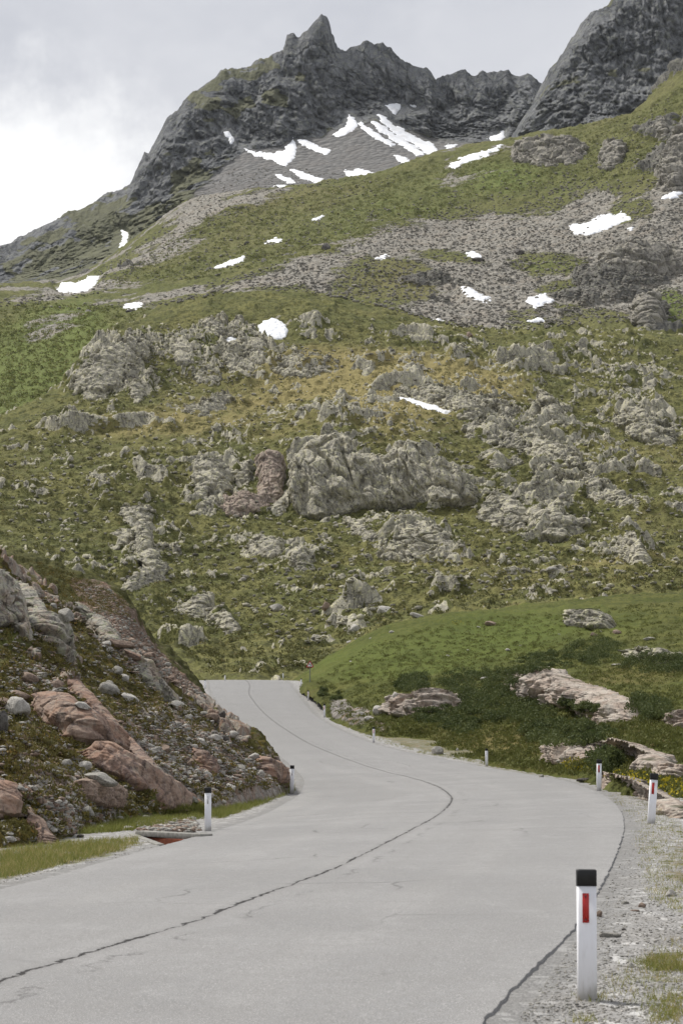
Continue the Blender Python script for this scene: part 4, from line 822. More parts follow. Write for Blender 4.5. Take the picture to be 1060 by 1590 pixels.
oc(hill, [(838, 720), (882, 734), (932, 744), (988, 776), (1006, 802), (962, 782), (902, 756), (846, 736)], 'second long slanting slab lower down to the right', H=0.99, size=5, rim=6, rag=8, crackd=.7)
oc(hill, [(612, 598), (650, 590), (702, 606), (752, 614), (802, 632), (792, 644), (742, 634), (682, 622), (622, 612)], 'broken band of pale boulders and ledges above the snow strip', H=1.2, size=4, rim=6, rag=9)
oc(hill, [(700, 622), (728, 618), (748, 630), (746, 646), (716, 640)], 'blocky grey outcrop at the right end of the snow strip', H=1.7, size=4, rim=7, rag=4)
oc(hill, [(836, 606), (858, 612), (872, 640), (868, 658), (846, 650)], 'upright pale outcrop standing right of the boulder band', H=1.5, size=4, rim=8, rag=5)
oc(hill, [(952, 648), (984, 628), (1012, 640), (1044, 662), (1052, 684), (1004, 682), (968, 668)], 'cracked grey outcrop near the right edge of the hillside', H=1.8, size=5, rim=9, rag=7)
oc(hill, [(958, 838), (980, 826), (1006, 856), (998, 882), (962, 860)], 'pale slab set in the turf right of the rounded buttress', H=0.99, size=4, rim=8, rag=6)
oc(hill, [(112, 586), (150, 546), (192, 524), (242, 530), (218, 546), (206, 562), (192, 582), (168, 594), (150, 604), (176, 616), (150, 622), (122, 604)], 'wide light grey slab outcrop on the upper left shoulder', H=1.8, size=6, rim=9, rag=8, crackd=.8)
oc(hill, [(264, 536), (284, 520), (304, 538), (300, 552), (276, 552)], 'smooth pale hump right of the wide shoulder slab', H=1.2, size=5, rim=9, rag=4, crackd=.5)
oc(hill, [(344, 538), (366, 532), (384, 548), (408, 562), (392, 576), (352, 574)], 'pale rock mound left of the round snow patch', H=1.3, size=4, rim=9, rag=5)
oc(hill, [(386, 526), (408, 520), (416, 540), (404, 554), (390, 544)], 'rounded boulder outcrop directly below the round snow patch', H=1.2, size=4, rim=8, rag=4, crackd=.5)
oc(hill, [(312, 496), (346, 486), (350, 508), (372, 490), (380, 500), (362, 516), (320, 512)], 'jumbled pale slabs on the crest of the green shoulder', H=1.1, size=4, rim=7, rag=6)
oc(hill, [(302, 572), (330, 560), (348, 574), (336, 588), (308, 584)], 'mid grey outcrop under the smooth pale hump', H=1.2, size=4, rim=8, rag=5)
oc(hill, [(202, 598), (216, 586), (228, 610), (216, 624), (204, 614)], 'upright grey outcrop below the wide shoulder slab', H=1.1, size=4, rim=7, rag=4)
oc(hill, [(424, 560), (452, 546), (512, 552), (530, 566), (488, 570), (440, 574)], 'low grey rock rib right of the pale rock mound', H=0.99, size=4, rim=7, rag=8)
oc(hill, [(282, 634), (310, 622), (352, 608), (360, 618), (338, 636), (300, 642)], 'sunlit pale ledge on the left of the dry turf', H=0.99, size=4, rim=7, rag=8)
oc(hill, [(388, 836), (408, 828), (432, 838), (438, 862), (410, 864), (390, 858)], 'rounded grey outcrop below the pinkish slab', H=1.3, size=4, rim=9, rag=4)
oc(hill, [(448, 856), (468, 846), (490, 862), (486, 882), (460, 880)], 'grey fissured outcrop beside the rounded one', H=1.1, size=4, rim=8, rag=4)
oc(hill, [(216, 868), (242, 862), (262, 880), (254, 902), (222, 896)], 'grey outcrop in the lower left of the hillside', H=1.1, size=4, rim=8, rag=5)
oc(hill, [(190, 918), (206, 886), (228, 880), (258, 884), (232, 900), (206, 916)], 'long pale slab leaning down towards the bank on the left', H=1.1, size=4, rim=7, rag=3, crackd=.6)
oc(hill, [(276, 940), (300, 928), (328, 920), (330, 938), (308, 956), (282, 952)], 'dark grey ledge above the crest of the road', H=0.99, size=3.5, rim=7, rag=4)
oc(hill, [(320, 958), (346, 946), (356, 954), (372, 974), (356, 990), (346, 964)], 'forked grey rock above the crest of the road', H=0.88, size=3, rim=6, rag=3)
oc(hill, [(184, 788), (216, 780), (236, 790), (226, 808), (200, 812)], 'weathered grey outcrop on the left of the hillside', H=0.99, size=4, rim=8, rag=6)
oc(hill, [(206, 820), (230, 812), (236, 848), (252, 860), (236, 866), (212, 850)], 'narrow grey rib dropping below the weathered outcrop', H=1.1, size=4, rim=7, rag=5)
# ---- crags higher up
oc(upper, [(794, 240), (806, 216), (850, 208), (884, 210), (912, 228), (908, 242), (880, 252), (820, 250)], 'grey crag breaking out of the high green ridge', 'highcrag', H=5.4, size=12, rim=11, rag=5, crackd=1.4)
oc(upper, [(932, 250), (944, 216), (966, 212), (972, 236), (952, 258)], 'smaller grey crag right of the ridge crag', 'highcrag', H=4.2, size=9, rim=10, rag=5)
oc(upper, [(926, 400), (948, 378), (990, 372), (1040, 380), (1066, 392), (1070, 418), (1030, 424), (986, 420), (950, 414)], 'broad dark crag at the right edge above the scree', 'highcrag', H=5.4, size=13, rim=12, rag=5, crackd=1.5)
oc(upper, [(1030, 290), (1022, 250), (1040, 215), (1064, 180), (1090, 170), (1090, 300)], 'steep grey cliff cut off by the right edge high up', 'highcrag', H=6, size=12, rim=14, rag=6, crackd=1.4)
oc(upper, [(978, 486), (990, 458), (1020, 452), (1034, 474), (1026, 500), (996, 500)], 'dark reddish broken crag at the right edge below the broad crag', 'highcrag', H=3.6, size=8, rim=9, rag=5, crackd=1.8)
oc(upper, [(1018, 190), (1030, 180), (1040, 200), (1030, 212)], 'small rock tooth high on the right ridge', 'highcrag', H=3.6, size=7, rim=7, rag=3)

# ---- snow
sn = snow
for poly, L, lab in SNOWS:
    sn({'u': upper, 'm': mount, 'h': hill}[L], poly, lab, H={'u': 0.9, 'm': 0.9, 'h': 0.7}[L], rag={'u': 4.0, 'm': 2.6, 'h': 2.5}[L])

# ---- rocks on the green knoll
oc(knoll, [(606, 1092), (622, 1083), (650, 1078), (680, 1076), (702, 1079), (700, 1090), (684, 1103), (655, 1107), (630, 1106), (612, 1100)], 'reddish rock outcrop under dark shrubs beside the road', 'slab', H=1.5, size=1.9, rim=9, rag=3)
oc(knoll, [(808, 1042), (830, 1035), (872, 1041), (882, 1051), (906, 1060), (922, 1065), (946, 1073), (976, 1086), (986, 1101), (992, 1119), (960, 1121), (938, 1113), (928, 1100), (904, 1091), (872, 1096), (850, 1086), (826, 1071), (812, 1057)], 'long pale pinkish slab outcrop with cracks halfway up the green knoll', 'slab', H=1.7, size=2.6, rim=10, rag=3)
oc(knoll, [(790, 1052), (806, 1046), (816, 1062), (808, 1068), (796, 1062)], 'small grey rock at the left end of the long pale slab', 'slab', H=0.8, size=1.5, rim=6, rag=3)
oc(knoll, [(842, 1161), (866, 1152), (890, 1152), (902, 1164), (938, 1176), (930, 1184), (892, 1180), (858, 1174)], 'brownish slab outcrop above the yellow flowers', 'slab', H=0.7, size=1.7, rim=9, rag=3)
oc(knoll, [(892, 1152), (930, 1150), (962, 1146), (1000, 1165), (1032, 1180), (1066, 1196), (1090, 1212), (1066, 1214), (1020, 1203), (975, 1192), (935, 1174), (908, 1162)], 'broad smooth tan slab sloping down to the right edge', 'slab', H=0.9, size=2.2, rim=12, rag=3, crackd=.6)
oc(knoll, [(932, 1200), (966, 1203), (988, 1214), (1012, 1227), (1042, 1240), (1075, 1260), (1070, 1275), (1020, 1260), (985, 1242), (950, 1226)], 'low smooth tan slab behind the two red marked posts', 'slab', H=0.45, size=1.6, rim=10, rag=3, crackd=.6)
oc(knoll, [(884, 957), (900, 947), (925, 945), (945, 955), (957, 971), (935, 973), (905, 967)], 'rounded grey rock hump near the top of the knoll', 'crag', H=2.0, size=3, rim=10, rag=2)
oc(knoll, [(966, 1012), (990, 1004), (1022, 1008), (1062, 1018), (1062, 1028), (1036, 1030), (1000, 1021)], 'grey slab behind the dark shrub at the right edge', 'crag', H=1.2, size=2, rim=8, rag=3)
oc(knoll, [(1040, 1110), (1060, 1104), (1080, 1112), (1074, 1128), (1048, 1122)], 'pinkish rock at the right edge beside the long slab', 'slab', H=0.9, size=1.5, rim=8, rag=3)

# ---- slabs of the roadside bank
oc(bank, [(-30, 880), (0, 886), (20, 898), (36, 925), (40, 955), (46, 990), (30, 978), (16, 965), (-30, 960)], 'orange stained cliff block at the left edge of the bank', 'cliff', H=0.6, size=1.6, rim=12, rag=3, crackd=1.5, stretch=(.7, 1, 1.8))
oc(bank, [(20, 900), (45, 910), (68, 938), (88, 962), (104, 990), (114, 1018), (102, 1026), (88, 1006), (66, 990), (52, 960), (34, 930)], 'tall grey cliff block covered in green lichen', 'cliff', H=0.78, size=1.7, rim=12, rag=3, crackd=1.2, stretch=(.7, 1, 1.8))
oc(bank, [(62, 1080), (80, 1072), (104, 1078), (122, 1092), (150, 1106), (178, 1134), (198, 1160), (184, 1159), (150, 1147), (126, 1149), (108, 1141), (94, 1124), (72, 1106)], 'smooth dark red rock slab, upper one of two', 'red', H=0.54, size=1.6, rim=14, rag=1.5, crackd=.35)
oc(bank, [(122, 1167), (140, 1156), (146, 1148), (176, 1151), (216, 1176), (242, 1196), (264, 1212), (292, 1237), (310, 1253), (286, 1259), (256, 1254), (235, 1242), (216, 1218), (200, 1213), (170, 1199), (136, 1182)], 'long smooth orange red slab running down to the verge', 'red', H=0.57, size=1.7, rim=15, rag=1.5, crackd=.35)
oc(bank, [(96, 1042), (120, 1056), (150, 1088), (190, 1136), (232, 1180), (272, 1222), (262, 1216), (222, 1180), (182, 1140), (150, 1108), (126, 1086)], 'narrow brown rock rib above the two red slabs', 'red', H=0.3, size=1.0, rim=6, rag=2, crackd=.5)
oc(bank, [(118, 935), (150, 952), (200, 1000), (240, 1040), (268, 1074), (290, 1098), (262, 1090), (225, 1052), (195, 1022), (160, 988)], 'long grey slanting slab along the top of the bank', 'cliff', H=0.42, size=1.3, rim=8, rag=3, crackd=.8)
oc(bank, [(402, 1173), (420, 1176), (438, 1190), (446, 1208), (436, 1210), (418, 1202), (404, 1190)], 'rust brown rock at the tip of the bank by the road', 'red', H=0.42, size=1.0, rim=9, rag=2, crackd=.9)
oc(bank, [(-20, 1214), (0, 1210), (18, 1218), (26, 1240), (24, 1262), (0, 1262), (-20, 1260)], 'reddish boulder face at the left edge with orange moss', 'red', H=0.48, size=1.1, rim=12, rag=2, crackd=.4)
oc(bank, [(44, 1254), (54, 1262), (74, 1286), (92, 1306), (72, 1310), (50, 1302), (46, 1280)], 'pinkish wedge of rock beside the reddish boulder', 'red', H=0.36, size=.8, rim=10, rag=2, crackd=.5)
oc(bank, [(114, 1212), (140, 1208), (170, 1212), (188, 1226), (182, 1244), (150, 1242), (120, 1230)], 'flat brown rock under the long grey boulder', 'stone_brown', H=0.33, size=.7, rim=8, rag=2, crackd=.7)
oc(bank, [(300, 1160), (322, 1168), (336, 1186), (330, 1196), (314, 1190), (304, 1176)], 'tilted pinkish slab in the middle of the bank', 'red', H=0.27, size=.8, rim=7, rag=3, crackd=.7)

# ------------------------------------------------------------------ boulders and stones
bpy.context.view_layer.update(); DG = bpy.context.evaluated_depsgraph_get()
def ico(sub):
    bm = bmesh.new(); bmesh.ops.create_icosphere(bm, subdivisions=sub, radius=1.0)
    V = np.array([v.co[:] for v in bm.verts]); Fc = np.array([[v.index for v in f.verts] for f in bm.faces]); bm.free(); return V, Fc
ICO4, ICO2, ICO1 = ico(4), ico(2), ico(1)
def rock_verts(V, seed, ncut=9, rough=0.05):
    r = np.random.default_rng(seed); V = V.copy() * (1 + 0.12 * fbm(V * 0.9 + seed * 3.7, 2)[:, None])
    for i in range(ncut):
        n = r.normal(size=3); n /= np.linalg.norm(n); d = r.uniform(0.52, 0.85); e = V @ n - d
        V -= np.maximum(e, 0)[:, None] * n * 0.92
    V += V * (rough * fbm(V * 3.1 + seed, 4, .6))[:, None]
    V /= np.abs(V).max(0); return V
def boulder_mesh(seed, mat, ncut=9): return mesh_np('boulder', rock_verts(ICO4[0], seed, ncut), ICO4[1], M[mat])
def orient(n):
    """rough down-slope tilt"""
    return Vector(n).to_track_quat('Z', 'Y')
def place_boulder(px, py, wpx, hpx, mat, label, rot=0.0, group=None, seed=None, sink=0.25, me=None, yaw=None, name='boulder'):
    loc, n, on = hit(px, py + hpx * 0.25)
    if loc is None: return None
    k = loc[1] / F; sx, sz = wpx * k / 2, hpx * k / 2
    o = link(name, me or boulder_mesh(seed if seed is not None else int(px * 7 + py), mat), label=label, category='boulder', group=group)
    o.scale = (sx, (sx + sz) * 0.55, sz)
    o.rotation_euler = (0, math.radians(rot), 0)
    o.location = (loc[0], loc[1] + 0.2 * sx, loc[2] + sz * (0.55 - sink)); return o
for a in [
    (155, 1207, 58, 22, 'stone_grey', 'long grey boulder lying on the flat brown rock', 14),
    (127, 1190, 34, 24, 'stone_pale', 'pale angular boulder left of the long grey boulder', -10),
    (104, 1186, 20, 18, 'stone_grey', 'small cracked boulder at the end of the stone pile on the left', 0),
    (134, 1262, 26, 36, 'stone_grey', 'grey wedge shaped stone standing below the flat brown rock', 35),
    (154, 1258, 20, 18, 'stone_dark', 'dark blocky stone right of the grey wedge', 0),
    (24, 1098, 46, 40, 'stone_pale', 'large pale upright block at the left edge', 8),
    (34, 1080, 40, 22, 'stone_brown', 'brown block behind the large pale upright one', 20),
    (2, 1122, 22, 50, 'stone_dark', 'dark violet rock cut off by the left edge', 0),
    (88, 1062, 26, 20, 'stone_brown', 'rounded brown boulder just above the red slab', 0),
    (42, 1050, 40, 18, 'stone_brown', 'flat brown stone on the grassy ledge at the left', 15),
    (66, 1046, 22, 14, 'stone_pale', 'pinkish pale stone beside the flat brown stone', 0),
    (102, 954, 28, 26, 'stone_grey', 'grey green block right of the lichen covered cliff', 20),
    (124, 943, 14, 11, 'stone_grey', 'little grey stone beside the grey green block', 0),
    (188, 998, 46, 18, 'stone_brown', 'flat tan boulder overhanging on the top of the bank', 12),
    (206, 1016, 34, 14, 'red', 'dark red overhung stone under the flat tan boulder', 22),
    (170, 1070, 36, 24, 'stone_grey', 'grey boulder in dark moss on the middle of the bank', 24),
    (202, 1084, 32, 20, 'stone_pale', 'pale sloping boulder right of the grey mossy one', 28),
    (130, 1096, 30, 14, 'stone_pale', 'white streaked stone lying across the narrow brown rib', 24),
    (170, 1062, 18, 16, 'stone_grey', 'smaller grey boulder behind the grey mossy one', 0),
    (330, 1112, 26, 18, 'stone_brown', 'rounded brown boulder on the skyline above the road', 12),
    (345, 1108, 12, 16, 'stone_dark', 'dark rock knob on the skyline beside the brown boulder', 30),
    (278, 1094, 26, 14, 'stone_pale', 'flat pinkish pale stone high on the bank near the road', 14),
    (362, 1140, 18, 14, 'stone_pale', 'grey white block sticking up near the tip of the bank', -8),
    (348, 1146, 18, 14, 'stone_dark', 'dark brown stone left of the grey white block', 20),
    (310, 1150, 26, 13, 'stone_pale', 'long white stone in the middle of the stony slope', 12),
    (266, 1146, 18, 12, 'stone_pale', 'pale stone left of the long white one', 0),
    (322, 1204, 20, 18, 'stone_pale', 'pale tilted block above the left white post', 20),
    (356, 1222, 20, 16, 'stone_pale', 'white pointed stone between the two left posts', 10),
    (345, 1244, 14, 9, 'stone_pale', 'bright white stone in the verge grass by the left post', 0),
    (302, 1240, 16, 12, 'stone_grey', 'grey stone beside the foot of the long red slab', 30),
    (375, 1192, 22, 12, 'stone_grey', 'greenish grey stone near the rust brown rock', 20),
    (394, 1174, 20, 14, 'stone_pale', 'pale stone just left of the rust brown rock', 10),
    (225, 1270, 18, 11, 'stone_grey', 'grey cobble lying in the grass above the drain', 0),
    (198, 1286, 20, 11, 'stone_pale', 'rounded white cobble left of the drain', 0),
    (158, 1286, 14, 11, 'stone_pale', 'white cobble at the foot of the bank near the wedge', 0),
    (126, 1298, 14, 10, 'stone_dark', 'dark cobble at the foot of the bank', 0),
    (100, 1288, 20, 8, 'stone_grey', 'flat grey cobble beside the dark cobble', 0),
    (98, 1274, 22, 9, 'stone_brown', 'tan flat stone above the flat grey cobble', 0),
    (30, 1222, 24, 9, 'stone_grey', 'grey elongated stone above the orange moss', 25),
    (72, 1186, 15, 11, 'stone_grey', 'dark grey round stone on the mossy slope left', 0),
    (67, 1168, 16, 9, 'stone_pale', 'light stone above the dark grey round one', 0),
    (56, 1144, 12, 8, 'stone_pale', 'white pebble high on the orange moss', 0),
    (101, 1158, 8, 9, 'stone_pale', 'small white stone left of the long red slab', 0),
    (234, 1248, 12, 10, 'stone_pale', 'white stone tucked under the lower end of the long red slab', 0),
    (588, 1104, 28, 22, 'stone_pale', 'pale boulder with an orange face beside the road', 0),
    (574, 1116, 18, 11, 'stone_pale', 'lower pale boulder in front of the orange faced one', 0),
    (562, 1108, 12, 9, 'stone_grey', 'grey stone left of the pale roadside boulders', 0),
    (613, 1079, 11, 12, 'stone_pale', 'small pale stone above the roadside boulders', 0),
    (678, 1166, 20, 22, 'stone_grey', 'leaning grey boulder in shrubs behind the road edge', 40),
    (710, 1164, 5, 7, 'stone_pale', 'little white stone right of the leaning boulder', 0),
    (752, 1054, 14, 9, 'stone_pale', 'pinkish stone in the dark shrubs on the knoll', 0),
    (764, 968, 24, 11, 'stone_brown', 'tan boulder on the bright meadow of the knoll', 8),
    (921, 985, 16, 10, 'stone_brown', 'brown stone below the rounded rock hump', 0),
    (956, 981, 16, 10, 'stone_brown', 'split brown stone right below the rock hump', 15),
    (1008, 992, 20, 8, 'stone_grey', 'grey flat stone in the turf right of the split brown one', 0),
    (955, 1032, 18, 7, 'stone_pale', 'pale flat stone between two dark shrubs', 0),
    (867, 1182, 9, 5, 'stone_pale', 'white stone in the yellow flowers', 0),
    (906, 1211, 24, 8, 'stone_dark', 'dark flat stone left of the middle red marked post', 0),
    (840, 1205, 8, 7, 'stone_grey', 'grey stone at the verge behind the curve', 0),
    (596, 946, 24, 20, 'stone_pale', 'pale rounded boulder low on the hillside above the road', 0),
    (550, 976, 18, 18, 'stone_pale', 'pale boulder left below the rounded one on the hillside', 10),
    (428, 943, 24, 18, 'stone_grey', 'grey hump boulder on the lower hillside left of centre', 0),
    (505, 941, 16, 18, 'stone_brown', 'upright brown boulder on the lower hillside', 0),
    (647, 956, 24, 10, 'stone_grey', 'low grey boulder right of the pale rounded one', 15),
    (856, 884, 22, 12, 'stone_grey', 'grey boulder on the dry grass left of the right edge', 0),
    (506, 383, 16, 18, 'stone_dark', 'big dark boulder on the high slope', 10),
    (385, 377, 14, 8, 'stone_dark', 'dark flat boulder left of the big dark one', 0),
    (805, 391, 18, 14, 'stone_dark', 'dark block in the middle of the boulder field', 0),
    (202, 482, 18, 9, 'stone_dark', 'dark boulder beside the flat oval snow patch', 0),
    (728, 520, 12, 14, 'stone_brown', 'tan pointed boulder below the lower edge of the scree', 0),
    (742, 403, 22, 10, 'stone_dark', 'dark slab stone under the small boulder field snow', 0)]:
    place_boulder(*a)
# repeated smaller stones on the bank: individual objects sharing a few meshes
def pts_in(poly, n, rng):
    a = np.array(poly, float); out = []
    while len(out) < n:
        q = np.stack([rng.uniform(a[:, 0].min(), a[:, 0].max(), n), rng.uniform(a[:, 1].min(), a[:, 1].max(), n)], -1)
        out += list(q[sdist(q[:, 0], q[:, 1], poly) > 0])
    return out[:n]
BANKPOLY = [(0, 890), (60, 905), (150, 985), (265, 1075), (350, 1125), (420, 1180), (452, 1220), (400, 1228), (300, 1254), (200, 1270), (130, 1288), (60, 1306), (0, 1310)]
STONY = [[(210, 1110), (330, 1130), (400, 1185), (430, 1215), (350, 1225), (280, 1215), (220, 1160)], [(60, 1235), (130, 1220), (170, 1280), (100, 1300), (60, 1280)], [(110, 925), (160, 985), (270, 1080), (330, 1120), (300, 1120), (220, 1060), (140, 985)], [(20, 1030), (80, 1030), (110, 1070), (60, 1075), (10, 1070)], [(200, 1275), (300, 1268), (310, 1290), (230, 1300)]]
SM = {c: [boulder_mesh(900 + i * 13 + j * 101, 'stone_' + c, 8) for i in range(4)] for j, c in enumerate(['grey', 'pale', 'brown'])}
rng = np.random.default_rng(21); cnt = 0
for poly, n in [(BANKPOLY, 60)] + list(zip(STONY, [75, 32, 38, 12, 22])):
    for q in pts_in(poly, n, rng):
        if (hit(*q)[2] or '').startswith(('rock_outcrop', 'boulder')): continue
        c = ['grey', 'pale', 'brown'][rng.choice(3, p=[.4, .35, .25])]; wpx = float(np.clip(rng.lognormal(2.25, 0.42), 4.5, 21))
        lab = {'grey': 'small grey stone lying loose on the rocky roadside bank', 'pale': 'small whitish stone lying loose on the rocky roadside bank', 'brown': 'small brown stone lying loose on the rocky roadside bank'}[c]
        o = place_boulder(q[0], q[1], wpx, wpx * rng.uniform(.5, .85), None, lab, rng.uniform(-25, 35), 'loose stones on the rocky roadside bank', me=SM[c][rng.integers(4)], name='stone')
        if o:
            o['category'] = 'stone'; o.rotation_euler = (rng.uniform(-.3, .3), o.rotation_euler[1], rng.uniform(0, 6.28))
# boulders dotted over the hillside
HM = [boulder_mesh(1500 + i * 17, 'crag', 8) for i in range(6)]
def copies(polys, n, rng, lo, hi, meshes, label, group, cat='boulder'):
    for q in [p for poly in polys for p in pts_in(poly, n, rng)]:
        wpx = float(np.clip(rng.lognormal(math.log(lo * 1.3), 0.4), lo, hi))
        o = place_boulder(q[0], q[1], wpx, wpx * rng.uniform(.45, .8), None, label, rng.uniform(-20, 20), group, me=meshes[rng.integers(len(meshes))])
        if o: o.rotation_euler = (0, o.rotation_euler[1], rng.uniform(0, 6.28)); o['category'] = cat
copies([[(60, 640), (400, 520), (1060, 540), (1060, 910), (700, 930), (480, 1000), (250, 960), (100, 860), (0, 840), (0, 680)]], 150, rng, 5, 16, HM, 'small grey boulder half sunk in the turf of the middle hillside', 'boulders dotted over the middle hillside')
copies([[(520, 960), (700, 975), (1060, 950), (1060, 1000), (700, 1030), (520, 1045)]], 14, rng, 4, 9, SM['pale'], 'small pale stone lying in the meadow of the green knoll', 'stones in the meadow of the knoll')
UM = [boulder_mesh(1700 + i * 17, 'highcrag', 8) for i in range(4)]
copies([[(330, 440), (520, 385), (720, 330), (1060, 300), (1060, 500), (700, 505), (480, 452)]], 130, rng, 4, 14, UM, 'grey boulder lying in the high scree field', 'boulders in the high scree field')
copies([[(560, 330), (800, 260), (930, 210), (1000, 200), (900, 290), (600, 380)]], 20, rng, 3.5, 9, UM, 'grey boulder lying on the high green ridge slope', 'boulders on the high green ridge')
# loose rubble too plentiful to count
def rubble(name, polys, lo, hi, mats, seed, flat=0.7):
    rng = np.random.default_rng(seed); protos = [rock_verts(ICO1[0], 50 + i, 4, 0.1) for i in range(8)]; mset = list(dict.fromkeys(mats)); Vs = {c: [] for c in mats}; ns = {c: 0 for c in mats}; Fs = {c: [] for c in mats}
    for poly, n in polys:
        for q in pts_in(poly, n, rng):
            loc, nn, on = hit(*q)
            if loc is None or on.startswith(('road', 'snow', 'rock_outcrop', 'boulder')) and on != 'roadside_bank': continue
            s = rng.uniform(lo, hi) * rng.uniform(.5, 1.0) * 0.5; c = mats[rng.integers(len(mats))]
            a = rng.uniform(0, 6.28); R = np.array([[math.cos(a), -math.sin(a), 0], [math.sin(a), math.cos(a), 0], [0, 0, 1]])
            V = (protos[rng.integers(8)] * np.array([1, rng.uniform(.6, 1), flat * rng.uniform(.6, 1)]) * s) @ R.T + loc + np.array([0, 0, 0.2 * s])
            Vs[c].append(V); Fs[c].append(ICO1[1] + ns[c]); ns[c] += len(V)
    V = np.concatenate([v for c in mset for v in Vs[c]]); Fc = []; off = 0; mi = []
    for i, c in enumerate(mset):
        Fc.append(np.concatenate(Fs[c]) + off); off += ns[c]; mi.append(np.full(len(Fc[-1]), i, np.int32))
    me = mesh_np(name, V, np.concatenate(Fc), None, smooth=False)
    for c in mset: me.materials.append(M[c])
    me.polygons.foreach_set('material_index', np.concatenate(mi)); link(name, me, kind='stuff', label='countless small loose stones')
rubble('bank_rubble', [(BANKPOLY, 2000)] + list(zip(STONY, [3000, 700, 1100, 350, 800])), 0.06, 0.26, ['stone_grey', 'stone_brown', 'stone_pale', 'stone_brown', 'stone_grey'], 5, 0.55)
rubble('scree', [(SCREE[0], 6500), (SCREE[1], 1500), ([(560, 330), (800, 260), (930, 210), (1040, 150), (1040, 300), (800, 320), (600, 380)], 900), ([(330, 330), (500, 290), (620, 270), (560, 360), (330, 430), (150, 450)], 900), ([(330, 440), (520, 385), (720, 330), (1060, 300), (1060, 500), (700, 505), (480, 452)], 3000)], 0.6, 2.3, ['stone_scree', 'highcrag', 'stone_scree'], 6)
rubble('hillside_rubble', [([(60, 640), (400, 520), (1060, 540), (1060, 910), (700, 930), (480, 1000), (250, 960), (100, 860), (0, 840), (0, 680)], 2600), ([(110, 600), (200, 510), (420, 500), (500, 560), (330, 600)], 700)], 0.5, 1.7, ['crag', 'highcrag', 'crag'], 8)
rubble('far_bank_rubble', [([(120, 905), (170, 915), (240, 1005), (320, 1085), (250, 1050), (180, 1000)], 2200)], 0.08, 0.4, ['stone_brown', 'stone_brown', 'stone_grey'], 9)
rubble('verge_gravel', [([(1060, 1590), (800, 1590), (935, 1400), (985, 1290), (940, 1225), (1060, 1300)], 3500), ([(0, 1372), (120, 1345), (250, 1318), (250, 1300), (0, 1335)], 900), ([(520, 1095), (545, 1100), (590, 1130), (575, 1145), (545, 1130)], 500), ([(380, 1255), (455, 1232), (440, 1240), (340, 1275)], 300)], 0.012, 0.04, ['stone_grey', 'stone_grey', 'stone_pale'], 10, 0.6)
for a in [(947, 1452, 34, 12, 'stone_grey', 'flat greenish grey stone lying right of the near white post', 0), (1040, 1388, 18, 15, 'stone_pale', 'whitish stone alone on the right gravel verge', 0),
          (996, 1406, 12, 10, 'stone_brown', 'ochre brown stone on the right gravel verge', 0), (977, 1499, 13, 11, 'stone_pale', 'small pale stone at the tip of the verge grass', 0), (968, 1443, 8, 5, 'stone_dark', 'small dark stone above the flat grey one', 0),
          (970, 1402, 12, 7, 'stone_grey', 'grey brown stone left of the ochre one', 0), (985, 1414, 16, 4, 'stone_brown', 'thin tan flake below the ochre stone', 0), (930, 1420, 10, 14, 'stone_brown', 'brown stone peeping out behind the near white post', 0)]:
    place_boulder(*a, sink=0.1)

# ------------------------------------------------------------------ leaves and grass
def leaf_mesh(name, C, N, size, tone, mat, rng, aspect=0.5, upb=0.0):
    """one small rhombic face per point"""
    n = len(C); a = rng.normal(size=(n, 3)); a[:, 2] = np.abs(a[:, 2]) * (1 + upb); a /= np.linalg.norm(a, axis=1, keepdims=True)
    b = np.cross(a, rng.normal(size=(n, 3))); b /= np.linalg.norm(b, axis=1, keepdims=True) + 1e-9; s = size[:, None]
    V = np.stack([C - a * s * .5, C + b * s * aspect * .5, C + a * s * .5, C - b * s * aspect * .5], 1).reshape(-1, 3)
    return mesh_np(name, V, np.arange(4 * n).reshape(n, 4), mat, {'tone': np.repeat(tone, 4)}, smooth=False)
def shrub_points(poly, nclump, leaves, rad, hgt, rng, only=None):
    C = []; T = []
    for q in pts_in(poly, nclump, rng):
        loc, nn, on = hit(*q)
        if loc is None or (only and (not on.startswith(only) or last_rock())): continue
        r = rad * rng.uniform(.6, 1.2); d = rng.normal(size=(leaves, 3)); d /= np.linalg.norm(d, axis=1, keepdims=True); d[:, 2] = np.abs(d[:, 2])
        k = rng.uniform(0.55, 1.05, leaves)[:, None]
        C.append(loc + d * k * np.array([r, r, hgt * rng.uniform(.6, 1.2)])); T.append(np.clip(rng.uniform(0, 1) * 0.5 + rng.uniform(0, .5, leaves), 0, 1))
    return np.concatenate(C), np.concatenate(T)
def shrub(poly, label, n, rad, hgt, leaf, mat='juniper', seed=1, leaves=170):
    rng = np.random.default_rng(seed); C, T = shrub_points(poly, int(n * .62), leaves, rad, hgt, rng)
    link('shrub', leaf_mesh('shrub', C, None, leaf * rng.uniform(.7, 1.3, len(C)), T, M[mat], rng, 0.45, 0.6), label=label, category='shrub', group='dark low shrubs on the knoll')
